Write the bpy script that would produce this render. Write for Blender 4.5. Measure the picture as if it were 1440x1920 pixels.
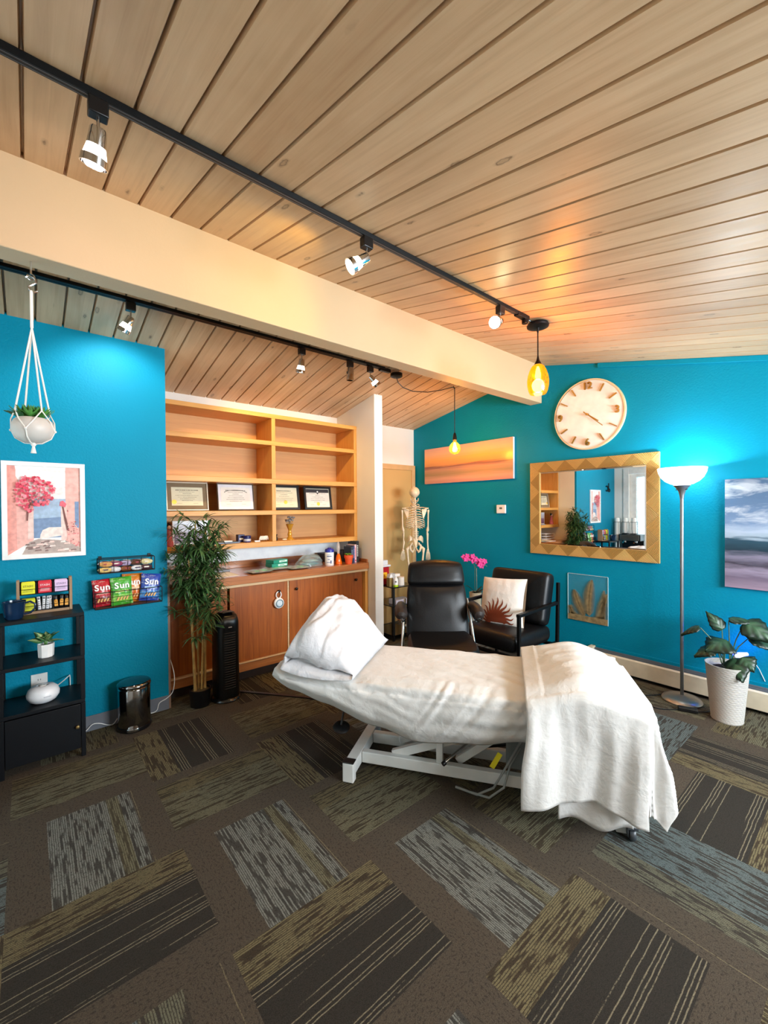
import bpy, bmesh, math, random
from math import sin, cos, pi, radians, sqrt, atan2
from mathutils import Vector, Matrix, noise
for o in list(bpy.data.objects): bpy.data.objects.remove(o)
SC = bpy.context.scene
C = SC.collection
random.seed(7)
V = Vector

# ---------------------------------------------------------------- camera, world, exposure, daylight
HC = 1.45
FPX, YAW, PITCH, ROLL = 795.59, radians(49.923), radians(-0.5524), radians(-0.4003)
def make_camera():
    cd = bpy.data.cameras.new('camera'); cam = bpy.data.objects.new('camera', cd); C.objects.link(cam)
    cd.sensor_fit = 'HORIZONTAL'; cd.sensor_width = 36.0; cd.lens = FPX/1440*36.0
    cd.clip_start = .02; cd.clip_end = 60
    f = V((cos(YAW)*cos(PITCH), sin(YAW)*cos(PITCH), sin(PITCH)))
    r = V((sin(YAW), -cos(YAW), 0)); u = r.cross(f)
    r2 = r*cos(ROLL)+u*sin(ROLL); u2 = -r*sin(ROLL)+u*cos(ROLL)
    m = Matrix((r2, u2, -f)).transposed().to_4x4(); m.translation = (0, 0, HC)
    cam.matrix_world = m
    SC.camera = cam
make_camera()
vs = SC.view_settings
vs.view_transform = 'Standard'; vs.look = 'None'; vs.gamma = 1.0; vs.use_curve_mapping = False
vs.exposure = 0.86
SC.cycles.max_bounces = 8; SC.cycles.diffuse_bounces = 5; SC.cycles.glossy_bounces = 4
SC.cycles.transmission_bounces = 6; SC.cycles.transparent_max_bounces = 8
SC.cycles.caustics_reflective = False; SC.cycles.caustics_refractive = False
SC.cycles.sample_clamp_indirect = 4.0
SC.cycles.use_denoising = True

def srgb(c):
    if isinstance(c, str):
        c = c.lstrip('#'); c = [int(c[i:i+2], 16)/255 for i in (0, 2, 4)]
    return tuple((x/12.92 if x <= .04045 else ((x+.055)/1.055)**2.4) for x in c)

W = bpy.data.worlds.new('sky'); SC.world = W; W.use_nodes = True
wn = W.node_tree; wn.nodes.clear()
wo = wn.nodes.new('ShaderNodeOutputWorld'); wb = wn.nodes.new('ShaderNodeBackground')
wb.inputs[0].default_value = (.75, .87, 1, 1); wb.inputs[1].default_value = 1.2
wn.links.new(wb.outputs[0], wo.inputs[0])

def light(name, kind, loc, energy, color, aim=None, **k):
    ld = bpy.data.lights.new(name, kind); ld.energy = energy; ld.color = color
    for a, b in k.items(): setattr(ld, a, b)
    o = bpy.data.objects.new(name, ld); C.objects.link(o); o.location = loc
    if aim is not None:
        o.rotation_euler = (V(aim)-V(loc)).to_track_quat('-Z', 'Y').to_euler()
    return o
# daylight through the rear window and the glazed side door
light('daylight_rear_window', 'AREA', (2.62, -1.72, 1.55), 150, (.84, .93, 1.0), aim=(2.2, 3, 1.75), shape='RECTANGLE', size=2.3, size_y=.75)
light('daylight_side_door', 'AREA', (-.95, 2.55, 1.15), 11, (.88, .95, 1.0), aim=(3, 2.2, 1.2), shape='RECTANGLE', size=.8, size_y=1.8)

# ---------------------------------------------------------------- geometry helpers
class MB:
    def __init__(s):
        s.bm = bmesh.new(); s.uv = s.bm.loops.layers.uv.new('UVMap'); s.mi = 0; s.M = None
    def v(s, p):
        p = V(p)
        return s.bm.verts.new(s.M @ p if s.M else p)
    def f(s, vs, smooth=False):
        try: fc = s.bm.faces.new(vs)
        except ValueError: return None
        fc.material_index = s.mi; fc.smooth = smooth
        return fc
    def quad(s, a, b, c, d, uv=None):
        fc = s.f([s.v(a), s.v(b), s.v(c), s.v(d)])
        if uv:
            for l, t in zip(fc.loops, uv): l[s.uv].uv = t
        return fc
    def box(s, x0, x1, y0, y1, z0, z1):
        P = [s.v((x, y, z)) for z in (z0, z1) for y in (y0, y1) for x in (x0, x1)]
        for q in ((0, 2, 3, 1), (4, 5, 7, 6), (0, 1, 5, 4), (2, 6, 7, 3), (0, 4, 6, 2), (1, 3, 7, 5)):
            s.f([P[i] for i in q])
        return s
    def bar(s, p0, p1, w, h, up=(0, 0, 1)):
        p0, p1 = V(p0), V(p1); d = (p1-p0).normalized(); up = V(up)
        r = d.cross(up)
        if r.length < 1e-4: r = d.cross(V((1, 0, 0)))
        r.normalize(); u = r.cross(d)
        P = [s.v(p+r*a*w/2+u*b*h/2) for p in (p0, p1) for a, b in ((-1, -1), (1, -1), (1, 1), (-1, 1))]
        for q in ((3, 2, 1, 0), (4, 5, 6, 7), (0, 1, 5, 4), (1, 2, 6, 5), (2, 3, 7, 6), (3, 0, 4, 7)):
            s.f([P[i] for i in q])
        return s
    def tube(s, pts, r, n=8, closed=False, flat=1.0, up=None):
        pts = [V(p) for p in pts]; m = len(pts)
        rs = r if isinstance(r, (list, tuple)) else [r]*m
        rings = []; nrm = None
        for i in range(m):
            if closed: t = pts[(i+1) % m]-pts[i-1]
            else: t = pts[min(i+1, m-1)]-pts[max(i-1, 0)]
            if t.length < 1e-9: t = V((0, 0, 1))
            t.normalize()
            if nrm is None:
                a = V(up) if up else (V((0, 0, 1)) if abs(t.z) < .9 else V((1, 0, 0)))
                nrm = (a-t*a.dot(t)).normalized()
            else:
                nrm = nrm-t*nrm.dot(t)
                if nrm.length < 1e-6: nrm = t.orthogonal()
                nrm.normalize()
            b = t.cross(nrm)
            rings.append([s.v(pts[i]+(nrm*cos(2*pi*k/n)+b*sin(2*pi*k/n)*flat)*rs[i]) for k in range(n)])
        for i in range(m if closed else m-1):
            A, Bq = rings[i], rings[(i+1) % m]
            for k in range(n): s.f([A[k], A[(k+1) % n], Bq[(k+1) % n], Bq[k]], True)
        if not closed:
            s.f(rings[0][::-1]); s.f(rings[-1])
        return s
    def cyl(s, p0, p1, r0, r1=None, n=20):
        return s.tube([p0, p1], [r0, r0 if r1 is None else r1], n)
    def lathe(s, prof, c=(0, 0, 0), n=32, sx=1, sy=1, axis=None, cap=True):
        c = V(c); rings = []
        q = V((0, 0, 1)).rotation_difference(V(axis)) if axis is not None else None
        for r, z in prof:
            ring = []
            for k in range(n):
                p = V((max(r, 1e-5)*cos(2*pi*k/n)*sx, max(r, 1e-5)*sin(2*pi*k/n)*sy, z))
                if q: p = q @ p
                ring.append(s.v(c+p))
            rings.append(ring)
        for A, Bq in zip(rings, rings[1:]):
            for k in range(n): s.f([A[k], A[(k+1) % n], Bq[(k+1) % n], Bq[k]], True)
        if cap:
            s.f(rings[0][::-1]); s.f(rings[-1])
        return s
    def ball(s, c, r, sx=1, sy=1, sz=1, n=16, m=10):
        return s.lathe([(r*sin(pi*(i+.001)/m), -r*sz*cos(pi*i/m)) for i in range(m+1)], c, n, sx, sy)
    def grid(s, fn, nu, nv, cu=False, uvs=None, smooth=True, skip=None):
        G = [[s.v(fn(i/nu, j/nv)) for j in range(nv+1)] for i in range(nu if cu else nu+1)]
        for i in range(nu):
            for j in range(nv):
                if skip and skip(i/nu, j/nv): continue
                i2 = (i+1) % len(G)
                fc = s.f([G[i][j], G[i2][j], G[i2][j+1], G[i][j+1]], smooth)
                if fc:
                    for l, (a, b) in zip(fc.loops, ((i, j), (i+1, j), (i+1, j+1), (i, j+1))):
                        l[s.uv].uv = (a/nu, b/nv)
        return G
    def prism(s, pts, d):
        d = V(d); A = [s.v(p) for p in pts]; Bq = [s.v(V(p)+d) for p in pts]
        s.f(A[::-1]); s.f(Bq)
        k = len(pts)
        for i in range(k): s.f([A[i], A[(i+1) % k], Bq[(i+1) % k], Bq[i]])
        return s
    def text(s, st, size, M, ext=.001, align='CENTER', bold=0.0):
        cu = bpy.data.curves.new('lettering_tmp', 'FONT'); cu.body = st; cu.size = size; cu.extrude = ext
        cu.align_x = align; cu.align_y = 'CENTER'; cu.resolution_u = 3; cu.offset = bold
        ob = bpy.data.objects.new('lettering_tmp', cu); C.objects.link(ob)
        me = bpy.data.meshes.new_from_object(ob.evaluated_get(bpy.context.evaluated_depsgraph_get()))
        bpy.data.objects.remove(ob); bpy.data.curves.remove(cu)
        T = (s.M @ M) if s.M else M
        vv = [s.bm.verts.new(T @ w.co) for w in me.vertices]
        for p in me.polygons: s.f([vv[i] for i in p.vertices])
        bpy.data.meshes.remove(me)
        return s
    def build(s, name, mat=None, parent=None, bevel=0, seg=2, angle=42, subsurf=0, recalc=True, solid=0):
        bm = s.bm
        if recalc: bmesh.ops.recalc_face_normals(bm, faces=bm.faces)
        ca = radians(angle)
        for e in bm.edges:
            if len(e.link_faces) == 2 and e.calc_face_angle(0) > ca: e.smooth = False
        me = bpy.data.meshes.new(name)
        bm.to_mesh(me); bm.free()
        for m in (mat if isinstance(mat, (list, tuple)) else [mat]):
            if m: me.materials.append(m)
        o = bpy.data.objects.new(name, me); C.objects.link(o)
        if parent:
            o.parent = parent
            w = parent if parent.get('_w') else parent.parent
            if w is not None and w.get('_w'):
                me.transform(Matrix.Translation(w.location).inverted())
        if solid:
            md = o.modifiers.new('solid', 'SOLIDIFY'); md.thickness = solid; md.offset = 0
        if bevel:
            md = o.modifiers.new('bevel', 'BEVEL'); md.width = bevel; md.segments = seg; md.limit_method = 'ANGLE'; md.angle_limit = radians(50)
            md.harden_normals = False
            for p in me.polygons: p.use_smooth = True
            md2 = o.modifiers.new('wn', 'WEIGHTED_NORMAL'); md2.keep_sharp = True
        if subsurf:
            md = o.modifiers.new('sub', 'SUBSURF'); md.levels = subsurf; md.render_levels = subsurf
            for p in me.polygons: p.use_smooth = True
        return o

def tag(o, label=None, cat=None, group=None, kind=None):
    if label: o['label'] = label
    if cat: o['category'] = cat
    if group: o['group'] = group
    if kind: o['kind'] = kind
    return o
def thing(name, label, cat, loc=(0, 0, 0), rotz=0, group=None, world=True):
    """Empty at the base of a thing. world=True: parts are written in world coordinates; False: in the thing's own frame."""
    o = bpy.data.objects.new(name, None); C.objects.link(o); o.location = loc; o.rotation_euler = (0, 0, rotz)
    o.empty_display_size = .1
    if world: o['_w'] = 1
    return tag(o, label, cat, group)
def struct(o): o['kind'] = 'structure'; return o
def dup(root, loc, rotz=None, label=None, group=None):
    r = root.copy(); C.objects.link(r); r.location = loc
    if rotz is not None: r.rotation_euler = (0, 0, rotz)
    if label: r['label'] = label
    if group: r['group'] = group
    for ch in list(root.children):
        c = ch.copy(); C.objects.link(c); c.parent = r
        for g in list(ch.children):
            d = g.copy(); C.objects.link(d); d.parent = c
    return r
def sub(o, parent):
    """make o a sub-part of a part that shares its thing's frame"""
    o.parent = parent; return o

# ---------------------------------------------------------------- materials
MATS = {}
class NT:
    def __init__(s, name):
        s.m = bpy.data.materials.new(name); s.m.use_nodes = True; s.t = s.m.node_tree
        s.b = s.t.nodes['Principled BSDF']
    def n(s, typ, **k):
        nd = s.t.nodes.new(typ)
        for a, b in k.items():
            if a == 'inp':
                for q, w in b.items(): nd.inputs[q].default_value = w
            else: setattr(nd, a, b)
        return nd
    def l(s, a, b): s.t.links.new(a, b); return s
    def coord(s, kind='Object', scale=(1, 1, 1), loc=(0, 0, 0), rot=(0, 0, 0)):
        tc = s.n('ShaderNodeTexCoord'); mp = s.n('ShaderNodeMapping')
        mp.inputs['Scale'].default_value = scale; mp.inputs['Location'].default_value = loc; mp.inputs['Rotation'].default_value = rot
        s.l(tc.outputs[kind], mp.inputs[0]); return mp.outputs[0]
    def noise(s, co, scale=5, detail=3, rough=.5, dist=0):
        nd = s.n('ShaderNodeTexNoise'); nd.inputs['Scale'].default_value = scale; nd.inputs['Detail'].default_value = detail
        nd.inputs['Roughness'].default_value = rough; nd.inputs['Distortion'].default_value = dist
        s.l(co, nd.inputs['Vector']); return nd.outputs[0]
    def ramp(s, fac, stops, interp='LINEAR'):
        nd = s.n('ShaderNodeValToRGB'); cr = nd.color_ramp; cr.interpolation = interp
        while len(cr.elements) < len(stops): cr.elements.new(.5)
        for e, (p, c) in zip(cr.elements, stops):
            e.position = p; e.color = (*c, 1) if len(c) == 3 else c
        s.l(fac, nd.inputs[0]); return nd.outputs[0]
    def mix(s, fac, a, b, blend='MIX'):
        nd = s.n('ShaderNodeMix', data_type='RGBA', blend_type=blend)
        for i, x in ((0, fac), (6, a), (7, b)):
            if hasattr(x, 'is_linked') or hasattr(x, 'links'): s.l(x, nd.inputs[i])
            else: nd.inputs[i].default_value = (*x, 1) if isinstance(x, tuple) and len(x) == 3 else x
        return nd.outputs[2]
    def math(s, op, a, b=None, c=None):
        nd = s.n('ShaderNodeMath', operation=op)
        for i, x in enumerate((a, b, c)):
            if x is None: continue
            if hasattr(x, 'links'): s.l(x, nd.inputs[i])
            else: nd.inputs[i].default_value = x
        return nd.outputs[0]
    def bump(s, h, strength=.3, dist=.01):
        nd = s.n('ShaderNodeBump'); nd.inputs['Strength'].default_value = strength; nd.inputs['Distance'].default_value = dist
        s.l(h, nd.inputs['Height']); s.l(nd.outputs[0], s.b.inputs['Normal']); return nd
    def sep(s, co):
        nd = s.n('ShaderNodeSeparateXYZ'); s.l(co, nd.inputs[0]); return nd.outputs
    def comb(s, x, y, z=0.0):
        nd = s.n('ShaderNodeCombineXYZ')
        for i, q in enumerate((x, y, z)):
            if hasattr(q, 'links'): s.l(q, nd.inputs[i])
            else: nd.inputs[i].default_value = q
        return nd.outputs[0]
    def done(s, col=None, rough=None, metal=None, spec=None, **k):
        if col is not None:
            if hasattr(col, 'links'): s.l(col, s.b.inputs['Base Color'])
            else: s.b.inputs['Base Color'].default_value = (*col, 1)
        if rough is not None:
            if hasattr(rough, 'links'): s.l(rough, s.b.inputs['Roughness'])
            else: s.b.inputs['Roughness'].default_value = rough
        if metal is not None: s.b.inputs['Metallic'].default_value = metal
        if spec is not None: s.b.inputs['Specular IOR Level'].default_value = spec
        for a, b in k.items(): s.b.inputs[a.replace('_', ' ')].default_value = b
        return s.m
def plain(name, col, rough=.5, metal=0, var=.06, vscale=14, bump=0, bscale=60, spec=.5, emit=None, es=1, **k):
    if name in MATS: return MATS[name]
    t = NT(name); c = srgb(col)
    co = t.coord()
    nz = t.noise(co, vscale, 2)
    lo = tuple(max(0, x*(1-var)) for x in c); hi = tuple(min(1, x*(1+var)) for x in c)
    t.done(t.ramp(nz, [(.3, lo), (.7, hi)]), rough, metal, spec)
    if bump: t.bump(t.noise(co, bscale, 3), bump, .004)
    if emit is not None:
        t.b.inputs['Emission Color'].default_value = (*srgb(emit), 1); t.b.inputs['Emission Strength'].default_value = es
    for a, b in k.items(): t.b.inputs[a.replace('_', ' ')].default_value = b
    MATS[name] = t.m
    return t.m
def glassy(name, col, rough=.02, alpha=.25):
    """thin clear sheet: tinted, mostly see-through, with a specular film"""
    if name in MATS: return MATS[name]
    t = NT(name)
    t.done(srgb(col), rough, 0, .6, Alpha=alpha)
    MATS[name] = t.m; return t.m
# ---------------------------------------------------------------- the room
XR, YB, YL, XS, YR = 3.93, 4.05, 3.37, -.76, -1.5
zA = lambda y: 2.61-.195*(y-3.37)
zB = lambda y: 2.822+.2147*(y-2.097)
PW = .1355

def wall_mat(name, col, rough=.45, bump=.25, spec=.4):
    t = NT(name); c = srgb(col); co = t.coord()
    big = t.noise(co, 1.3, 3); fine = t.noise(co, 70, 4, .6)
    lo = tuple(x*.94 for x in c); hi = tuple(min(1, x*1.06) for x in c)
    t.bump(fine, bump, .006)
    return t.done(t.ramp(big, [(.3, lo), (.7, hi)]), rough, 0, spec)
M_teal = wall_mat('teal paint', '#0285a3', .5, .4, .12)
M_white = wall_mat('white paint', '#e9e6de', .6, .2)
M_cream = wall_mat('cream paint', '#f0e2c2', .55, .15)
M_grey_base = plain('grey vinyl', '#6b7078', .5)

def ceil_mat():
    t = NT('stained plank ceiling'); co = t.coord()
    x, y, z = t.sep(co)
    idx = t.math('FLOOR', t.math('DIVIDE', x, PW))
    wn_ = t.n('ShaderNodeTexWhiteNoise', noise_dimensions='1D'); t.l(idx, wn_.inputs['W'])
    rnd = wn_.outputs['Value']
    yo = t.math('ADD', y, t.math('MULTIPLY', rnd, 17.0))
    xx = t.math('ADD', x, t.math('MULTIPLY', rnd, 5.3))
    grain = t.noise(t.comb(t.math('MULTIPLY', xx, 42), t.math('MULTIPLY', yo, 1.6), 0), 1, 4, .6, .6)
    blot = t.noise(t.comb(t.math('MULTIPLY', xx, 5), t.math('MULTIPLY', yo, 2.1), 0), 1, 3, .55)
    base = t.ramp(grain, [(.25, srgb('#c09c76')), (.5, srgb('#d4b28a')), (.8, srgb('#dfc29c'))])
    base = t.mix(t.math('MULTIPLY', t.ramp(blot, [(.45, (0, 0, 0)), (.75, (1, 1, 1))]), .35), base, srgb('#98754f'))
    base = t.mix(.24, base, t.ramp(rnd, [(0, srgb('#8f6d48')), (1, srgb('#dcc09a'))]))
    vo = t.n('ShaderNodeTexVoronoi', feature='F1'); vo.inputs['Scale'].default_value = 1; vo.inputs['Randomness'].default_value = 1
    t.l(t.comb(t.math('MULTIPLY', xx, 10.0), t.math('MULTIPLY', yo, 3.4), 0), vo.inputs['Vector'])
    d = t.math('ADD', vo.outputs['Distance'], t.math('MULTIPLY', t.noise(co, 60, 3), .09))
    knot = t.ramp(d, [(.105, (.4, .4, .4)), (.130, (1, 1, 1)), (.150, (.28, .28, .28)), (.20, (0, 0, 0))])
    col = t.mix(t.math('MULTIPLY', knot, .75), base, srgb('#4a3524'))
    t.bump(grain, .10, .003)
    return t.done(col, t.ramp(grain, [(.3, (.36,)*3), (.7, (.48,)*3)]), 0, .42)
M_ceil = ceil_mat()

def ceiling():
    mb = MB()
    def strip(zf, y0, y1, off):
        prof = []
        k0 = math.floor((XS-off)/PW)-1; k1 = math.ceil((XR-off)/PW)+1
        for k in range(k0, k1):
            a = off+k*PW; prof += [(a, .024), (a+.0045, .024), (a+.0085, 0), (a+PW-.0045, 0)]
        prof = [(min(max(p, XS-.05), XR+.05), d) for p, d in prof]
        for (a, d0), (b, d1) in zip(prof, prof[1:]):
            if b-a < 1e-5: continue
            mb.quad((a, y0, zf(y0)+d0), (b, y0, zf(y0)+d1), (b, y1, zf(y1)+d1), (a, y1, zf(y1)+d0))
        mb.box(XS-.05, XR+.05, y0, y1, 0, 0) if 0 else None
        P = [(XS-.1, y0), (XR+.1, y0), (XR+.1, y1), (XS-.1, y1)]
        mb.f([mb.v((x, y, zf(y)+.06)) for x, y in P])
    strip(zB, YR-.1, 2.285, 0.0)
    strip(zA, 2.285, YB+.1, .05)
    struct(mb.build('ceiling', M_ceil, recalc=False))
ceiling()

# floor: quarter-turned carpet tiles, each a face with its own design
def carpet(name, bands, seed):
    t = NT(name)
    uvn = t.n('ShaderNodeUVMap', uv_map='UVMap'); u, v, _ = t.sep(uvn.outputs[0])
    co = t.coord()
    pile = t.noise(co, 330, 3, .75)
    fleck = t.noise(t.comb(t.math('MULTIPLY', u, 85), t.math('MULTIPLY', v, 150), seed), 1, 2, .6)
    wob = t.math('MULTIPLY', t.math('SUBTRACT', t.noise(t.comb(t.math('MULTIPLY', u, 16), t.math('MULTIPLY', v, 30), 3), 1, 2), .5), .006)
    vw = t.math('ADD', v, wob)
    def rows(h, fu, dens, soft, zs):
        q = t.math('DIVIDE', vw, h); row = t.math('FLOOR', q); fr = t.math('SUBTRACT', q, row)
        w = t.n('ShaderNodeTexWhiteNoise', noise_dimensions='1D'); t.l(t.math('ADD', row, seed*3.1+zs), w.inputs['W'])
        n = t.noise(t.comb(t.math('MULTIPLY', u, fu), t.math('MULTIPLY', w.outputs[0], 91.0), zs), 1, 1, .5)
        n = t.math('ADD', n, t.math('MULTIPLY', t.math('SUBTRACT', fleck, .5), .22))
        hit = t.ramp(n, [(dens, (0, 0, 0)), (dens+soft, (1, 1, 1))])
        prof = t.ramp(t.math('PINGPONG', fr, .5), [(.07, (.0, .0, .0)), (.22, (1, 1, 1))])
        return t.math('MULTIPLY', hit, prof), w.outputs[0]
    fine, _w = rows(.0075, 8.0, .42, .06, 1.0)
    l0, wr = rows(.0125, 1.6, .40, .04, 7.0)
    lw = t.ramp(t.math('PINGPONG', t.math('SUBTRACT', t.math('DIVIDE', vw, .0125), t.math('FLOOR', t.math('DIVIDE', vw, .0125))), .5), [(.33, (0, 0, 0)), (.41, (1, 1, 1))])
    sparse = t.math('MULTIPLY', t.math('MULTIPLY', l0, lw), t.math('LESS_THAN', wr, .44))
    rare = t.math('MULTIPLY', t.math('MULTIPLY', l0, lw), t.math('LESS_THAN', wr, .10))
    col = None
    for start, ground, stripe, kind in bands:
        fac = {'fine': fine, 'sparse': sparse, 'rare': rare}[kind]
        c = t.mix(fac, srgb(ground), srgb(stripe))
        if col is None: col = c
        else: col = t.mix(t.math('GREATER_THAN', v, start), col, c)
    col = t.mix(1.0, col, t.ramp(pile, [(.30, (.22, .22, .22)), (.46, (.50, .50, .50)), (.62, (.68, .68, .68)), (.75, (.9, .9, .9))]), 'MULTIPLY')
    col = t.mix(t.math('MULTIPLY', t.ramp(fleck, [(.54, (0, 0, 0)), (.64, (1, 1, 1))]), .62), col, srgb('#2b2824'))
    t.bump(pile, .6, .006)
    return t.done(col, .95, 0, .1)
BR, DK, OL, BL = '#6b6053', '#48433d', '#918c72', '#a0a198'
M_car = [
    carpet('carpet blue grey stripes', [(0, BR, '#8b7f66', 'rare'), (.13, '#5a5751', BL, 'fine'), (.36, '#625a48', OL, 'fine'), (.41, '#55514b', BL, 'fine'), (.46, BR, '#9a8f72', 'rare')], 1.0),
    carpet('carpet dark with pale lines', [(0, '#574b3c', '#968a68', 'fine'), (.14, DK, '#a59a80', 'sparse'), (.44, BR, '#94886c', 'rare')], 5.0),
    carpet('carpet olive stripes', [(0, BR, '#8f8468', 'rare'), (.12, '#5b5140', OL, 'fine'), (.38, '#554d3e', '#8b8060', 'fine'), (.50, BR, '#8f8468', 'rare')], 9.0),
    carpet('carpet blue dark', [(0, '#54504a', '#83908f', 'fine'), (.30, '#575047', '#8d8a74', 'fine'), (.42, BR, '#94886c', 'rare')], 13.0)]
def floor():
    mb = MB(); T = .572; rnd = random.Random(3)
    fixed = {(0, 1): (0, 0), (1, 0): (0, 0), (-1, 2): (0, 0), (0, 2): (2, 0), (-1, 1): (1, 1), (0, 0): (1, 0), (1, -1): (1, 1), (1, 1): (2, 0),
             (2, 0): (2, 0), (2, -1): (3, 1), (1, 2): (1, 0), (0, 3): (1, 0), (-1, 3): (2, 0), (2, 1): (2, 1), (3, 0): (2, 0), (3, 1): (1, 1), (0, -1): (0, 1), (3, -1): (1, 0), (1, 3): (2, 1), (1, 4): (1, 1)}
    for i in range(-4, 8):
        for j in range(-5, 7):
            x0, y0 = .495+i*T, .798+j*T
            d, fl = fixed.get((i, j), (rnd.choice((0, 1, 2, 3, 2)), rnd.random() < .5))
            if (i, j) == (0, 0): fl = 1; 
            mb.mi = d
            x1, y1 = x0+T, y0+T
            a0, a1, b0, b1 = max(x0, XS), min(x1, XR), max(y0, YR), min(y1, YB)
            if a1 <= a0 or b1 <= b0: continue
            ou = rnd.random()*20
            P = [(a0, b0), (a1, b0), (a1, b1), (a0, b1)]
            uv = []
            for x, y in P:
                u, v = ((y-y0, x-x0) if (i+j) % 2 else (x-x0, y-y0))
                if fl: v = T-v
                uv.append((u+ou, v))
            mb.quad(*[(x, y, 0) for x, y in P], uv=uv)
    mb.mi = 0
    struct(mb.build('floor', M_car, recalc=False))
floor()

def yz_wall(name, mat, x0, x1, pts):
    mb = MB(); mb.prism([(x0, y, z) for y, z in pts], (x1-x0, 0, 0)); return struct(mb.build(name, mat))
yz_wall('wall_right', M_teal, XR, XR+.12, [(YR-.1, 0), (YB+.1, 0), (YB+.1, zA(YB+.1)+.02), (2.285, zA(2.285)+.02), (2.285, zB(2.285)+.02), (YR-.1, zB(YR-.1)+.02)])
yz_wall('wall_left', M_teal, XS, .775, [(YL, 0), (YB, 0), (YB, zA(YB)+.02), (YL, zA(YL)+.02)])
yz_wall('wall_middle', M_white, 2.715, 2.82, [(YL, 0), (YB, 0), (YB, zA(YB)+.02), (YL, zA(YL)+.02)])
mb = MB(); mb.box(XS, XR, YB, YB+.1, 0, zA(YB)+.03); struct(mb.build('wall_back', M_white))
mb = MB(); mb.box(.7752, .7765, YL+.03, YB-.001, 0, zA(YB)-.01); struct(mb.build('wall_alcove_side', M_cream))
# side wall with the glazed door
mb = MB()
for (a, b, z0, z1) in ((YR-.1, 2.12, 0, 2.8), (3.12, YL, 0, 2.9), (2.12, 3.12, 2.06, 2.9)):
    mb.box(XS-.1, XS, a, b, z0, z1)
struct(mb.build('wall_side', M_white))
# rear wall with the window
mb = MB()
zr = zB(YR)
for (a, b, z0, z1) in ((XS, 1.42, 0, zr+.03), (3.82, XR, 0, zr+.03), (1.42, 3.82, 0, 1.12), (1.42, 3.82, 1.97, zr+.03)):
    mb.box(a, b, YR-.1, YR, z0, z1)
struct(mb.build('wall_rear', M_white))
M_trimw = plain('white trim paint', '#ece9e2', .4)
w = struct(MB().box(1.42, 3.82, YR-.09, YR+.02, 1.10, 1.14).build('window_1', M_trimw, bevel=.004))
mb = MB()
for a in (1.42, 2.20, 2.99, 3.78): mb.box(a, a+.04, YR-.08, YR-.03, 1.12, 1.97)
mb.box(1.42, 3.82, YR-.08, YR-.03, 1.93, 1.97)
mb.build('window_frame', M_trimw, w)

# ridge beam
mb = MB(); mb.box(XS, XR, 2.221, 2.346, 2.480, 2.90)
M_beam = wall_mat('beam paint', '#cab18c', .5, .1)
struct(mb.build('beam', M_beam, bevel=.004))
# base trims
mb = MB(); mb.box(XS, .775, YL-.008, YL, 0, .10); struct(mb.build('baseboard_left', M_grey_base, bevel=.002))
mb = MB(); mb.prism([(XR, 1.675, 2.69), (XR, 1.675, zB(1.675)), (XR, YR, zB(YR)), (XR, YR, zB(YR)-.045)], (-.022, 0, 0))
struct(mb.build('trim_1', M_teal, bevel=.004))
# wood edge of the alcove beside the teal partition
M_alder = plain('alder edge', '#8a6b57', .5)
mb = MB(); mb.box(.775, .79, YL+.002, YL+.03, 0, 1.06); struct(mb.build('trim_2', M_alder))

# back door, tan, half behind the middle wall
M_door = wall_mat('tan door', '#c9a468', .5, .05)
d1 = struct(MB().box(3.02, 3.855, YB-.030, YB-.004, .01, 1.935).build('door_1', M_door, bevel=.003))
mb = MB()
mb.box(3.855, 3.915, YB-.042, YB-.002, 0, 2.0); mb.box(2.96, 3.02, YB-.042, YB-.002, 0, 2.0); mb.box(3.02, 3.855, YB-.042, YB-.002, 1.935, 2.0)
mb.build('door_frame', plain('tan door casing', '#cfa873', .5), d1, bevel=.003)
mb = MB(); mb.lathe([(.0, 0), (.022, .002), (.024, .02), (.012, .032), (.026, .05), (.026, .062), (.0, .07)], (3.10, YB-.03, .95), 20, axis=(0, -1, 0))
mb.build('door_knob', plain('brushed steel', '#b9b9b4', .3, 1), d1)

# glazed side door with leaf-patterned glass
def leafglass():
    t = NT('leaf patterned glass'); co = t.coord()
    n1 = t.noise(co, 26, 4, .7, 1.5)
    col = t.ramp(n1, [(.42, srgb('#f5f8fa')), (.5, srgb('#9fb3ae')), (.56, srgb('#e9f0f2')), (.66, srgb('#f8fafa'))])
    tr = t.n('ShaderNodeBsdfTranslucent'); t.l(col, tr.inputs[0])
    gl = t.n('ShaderNodeBsdfGlossy'); gl.inputs['Roughness'].default_value = .1
    mx = t.n('ShaderNodeMixShader'); mx.inputs[0].default_value = .05
    t.l(tr.outputs[0], mx.inputs[1]); t.l(gl.outputs[0], mx.inputs[2])
    t.l(mx.outputs[0], t.t.nodes['Material Output'].inputs[0]); return t.m
d2 = struct(MB().box(XS-.055, XS-.045, 2.24, 3.00, .14, 1.99).build('door_2', leafglass()))
mb = MB()
for a, b, z0, z1 in ((2.13, 2.24, 0, 2.05), (3.0, 3.11, 0, 2.05), (2.24, 3.0, .01, .14), (2.24, 3.0, 1.99, 2.05)): mb.box(XS-.07, XS-.03, a, b, z0, z1)
for a, b, z0, z1 in ((2.03, 2.13, 0, 2.15), (3.11, 3.21, 0, 2.15), (2.13, 3.11, 2.05, 2.15)): mb.box(XS-.02, XS+.018, a, b, z0, z1)
mb.build('door_frame', M_trimw, d2, bevel=.004)
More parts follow.
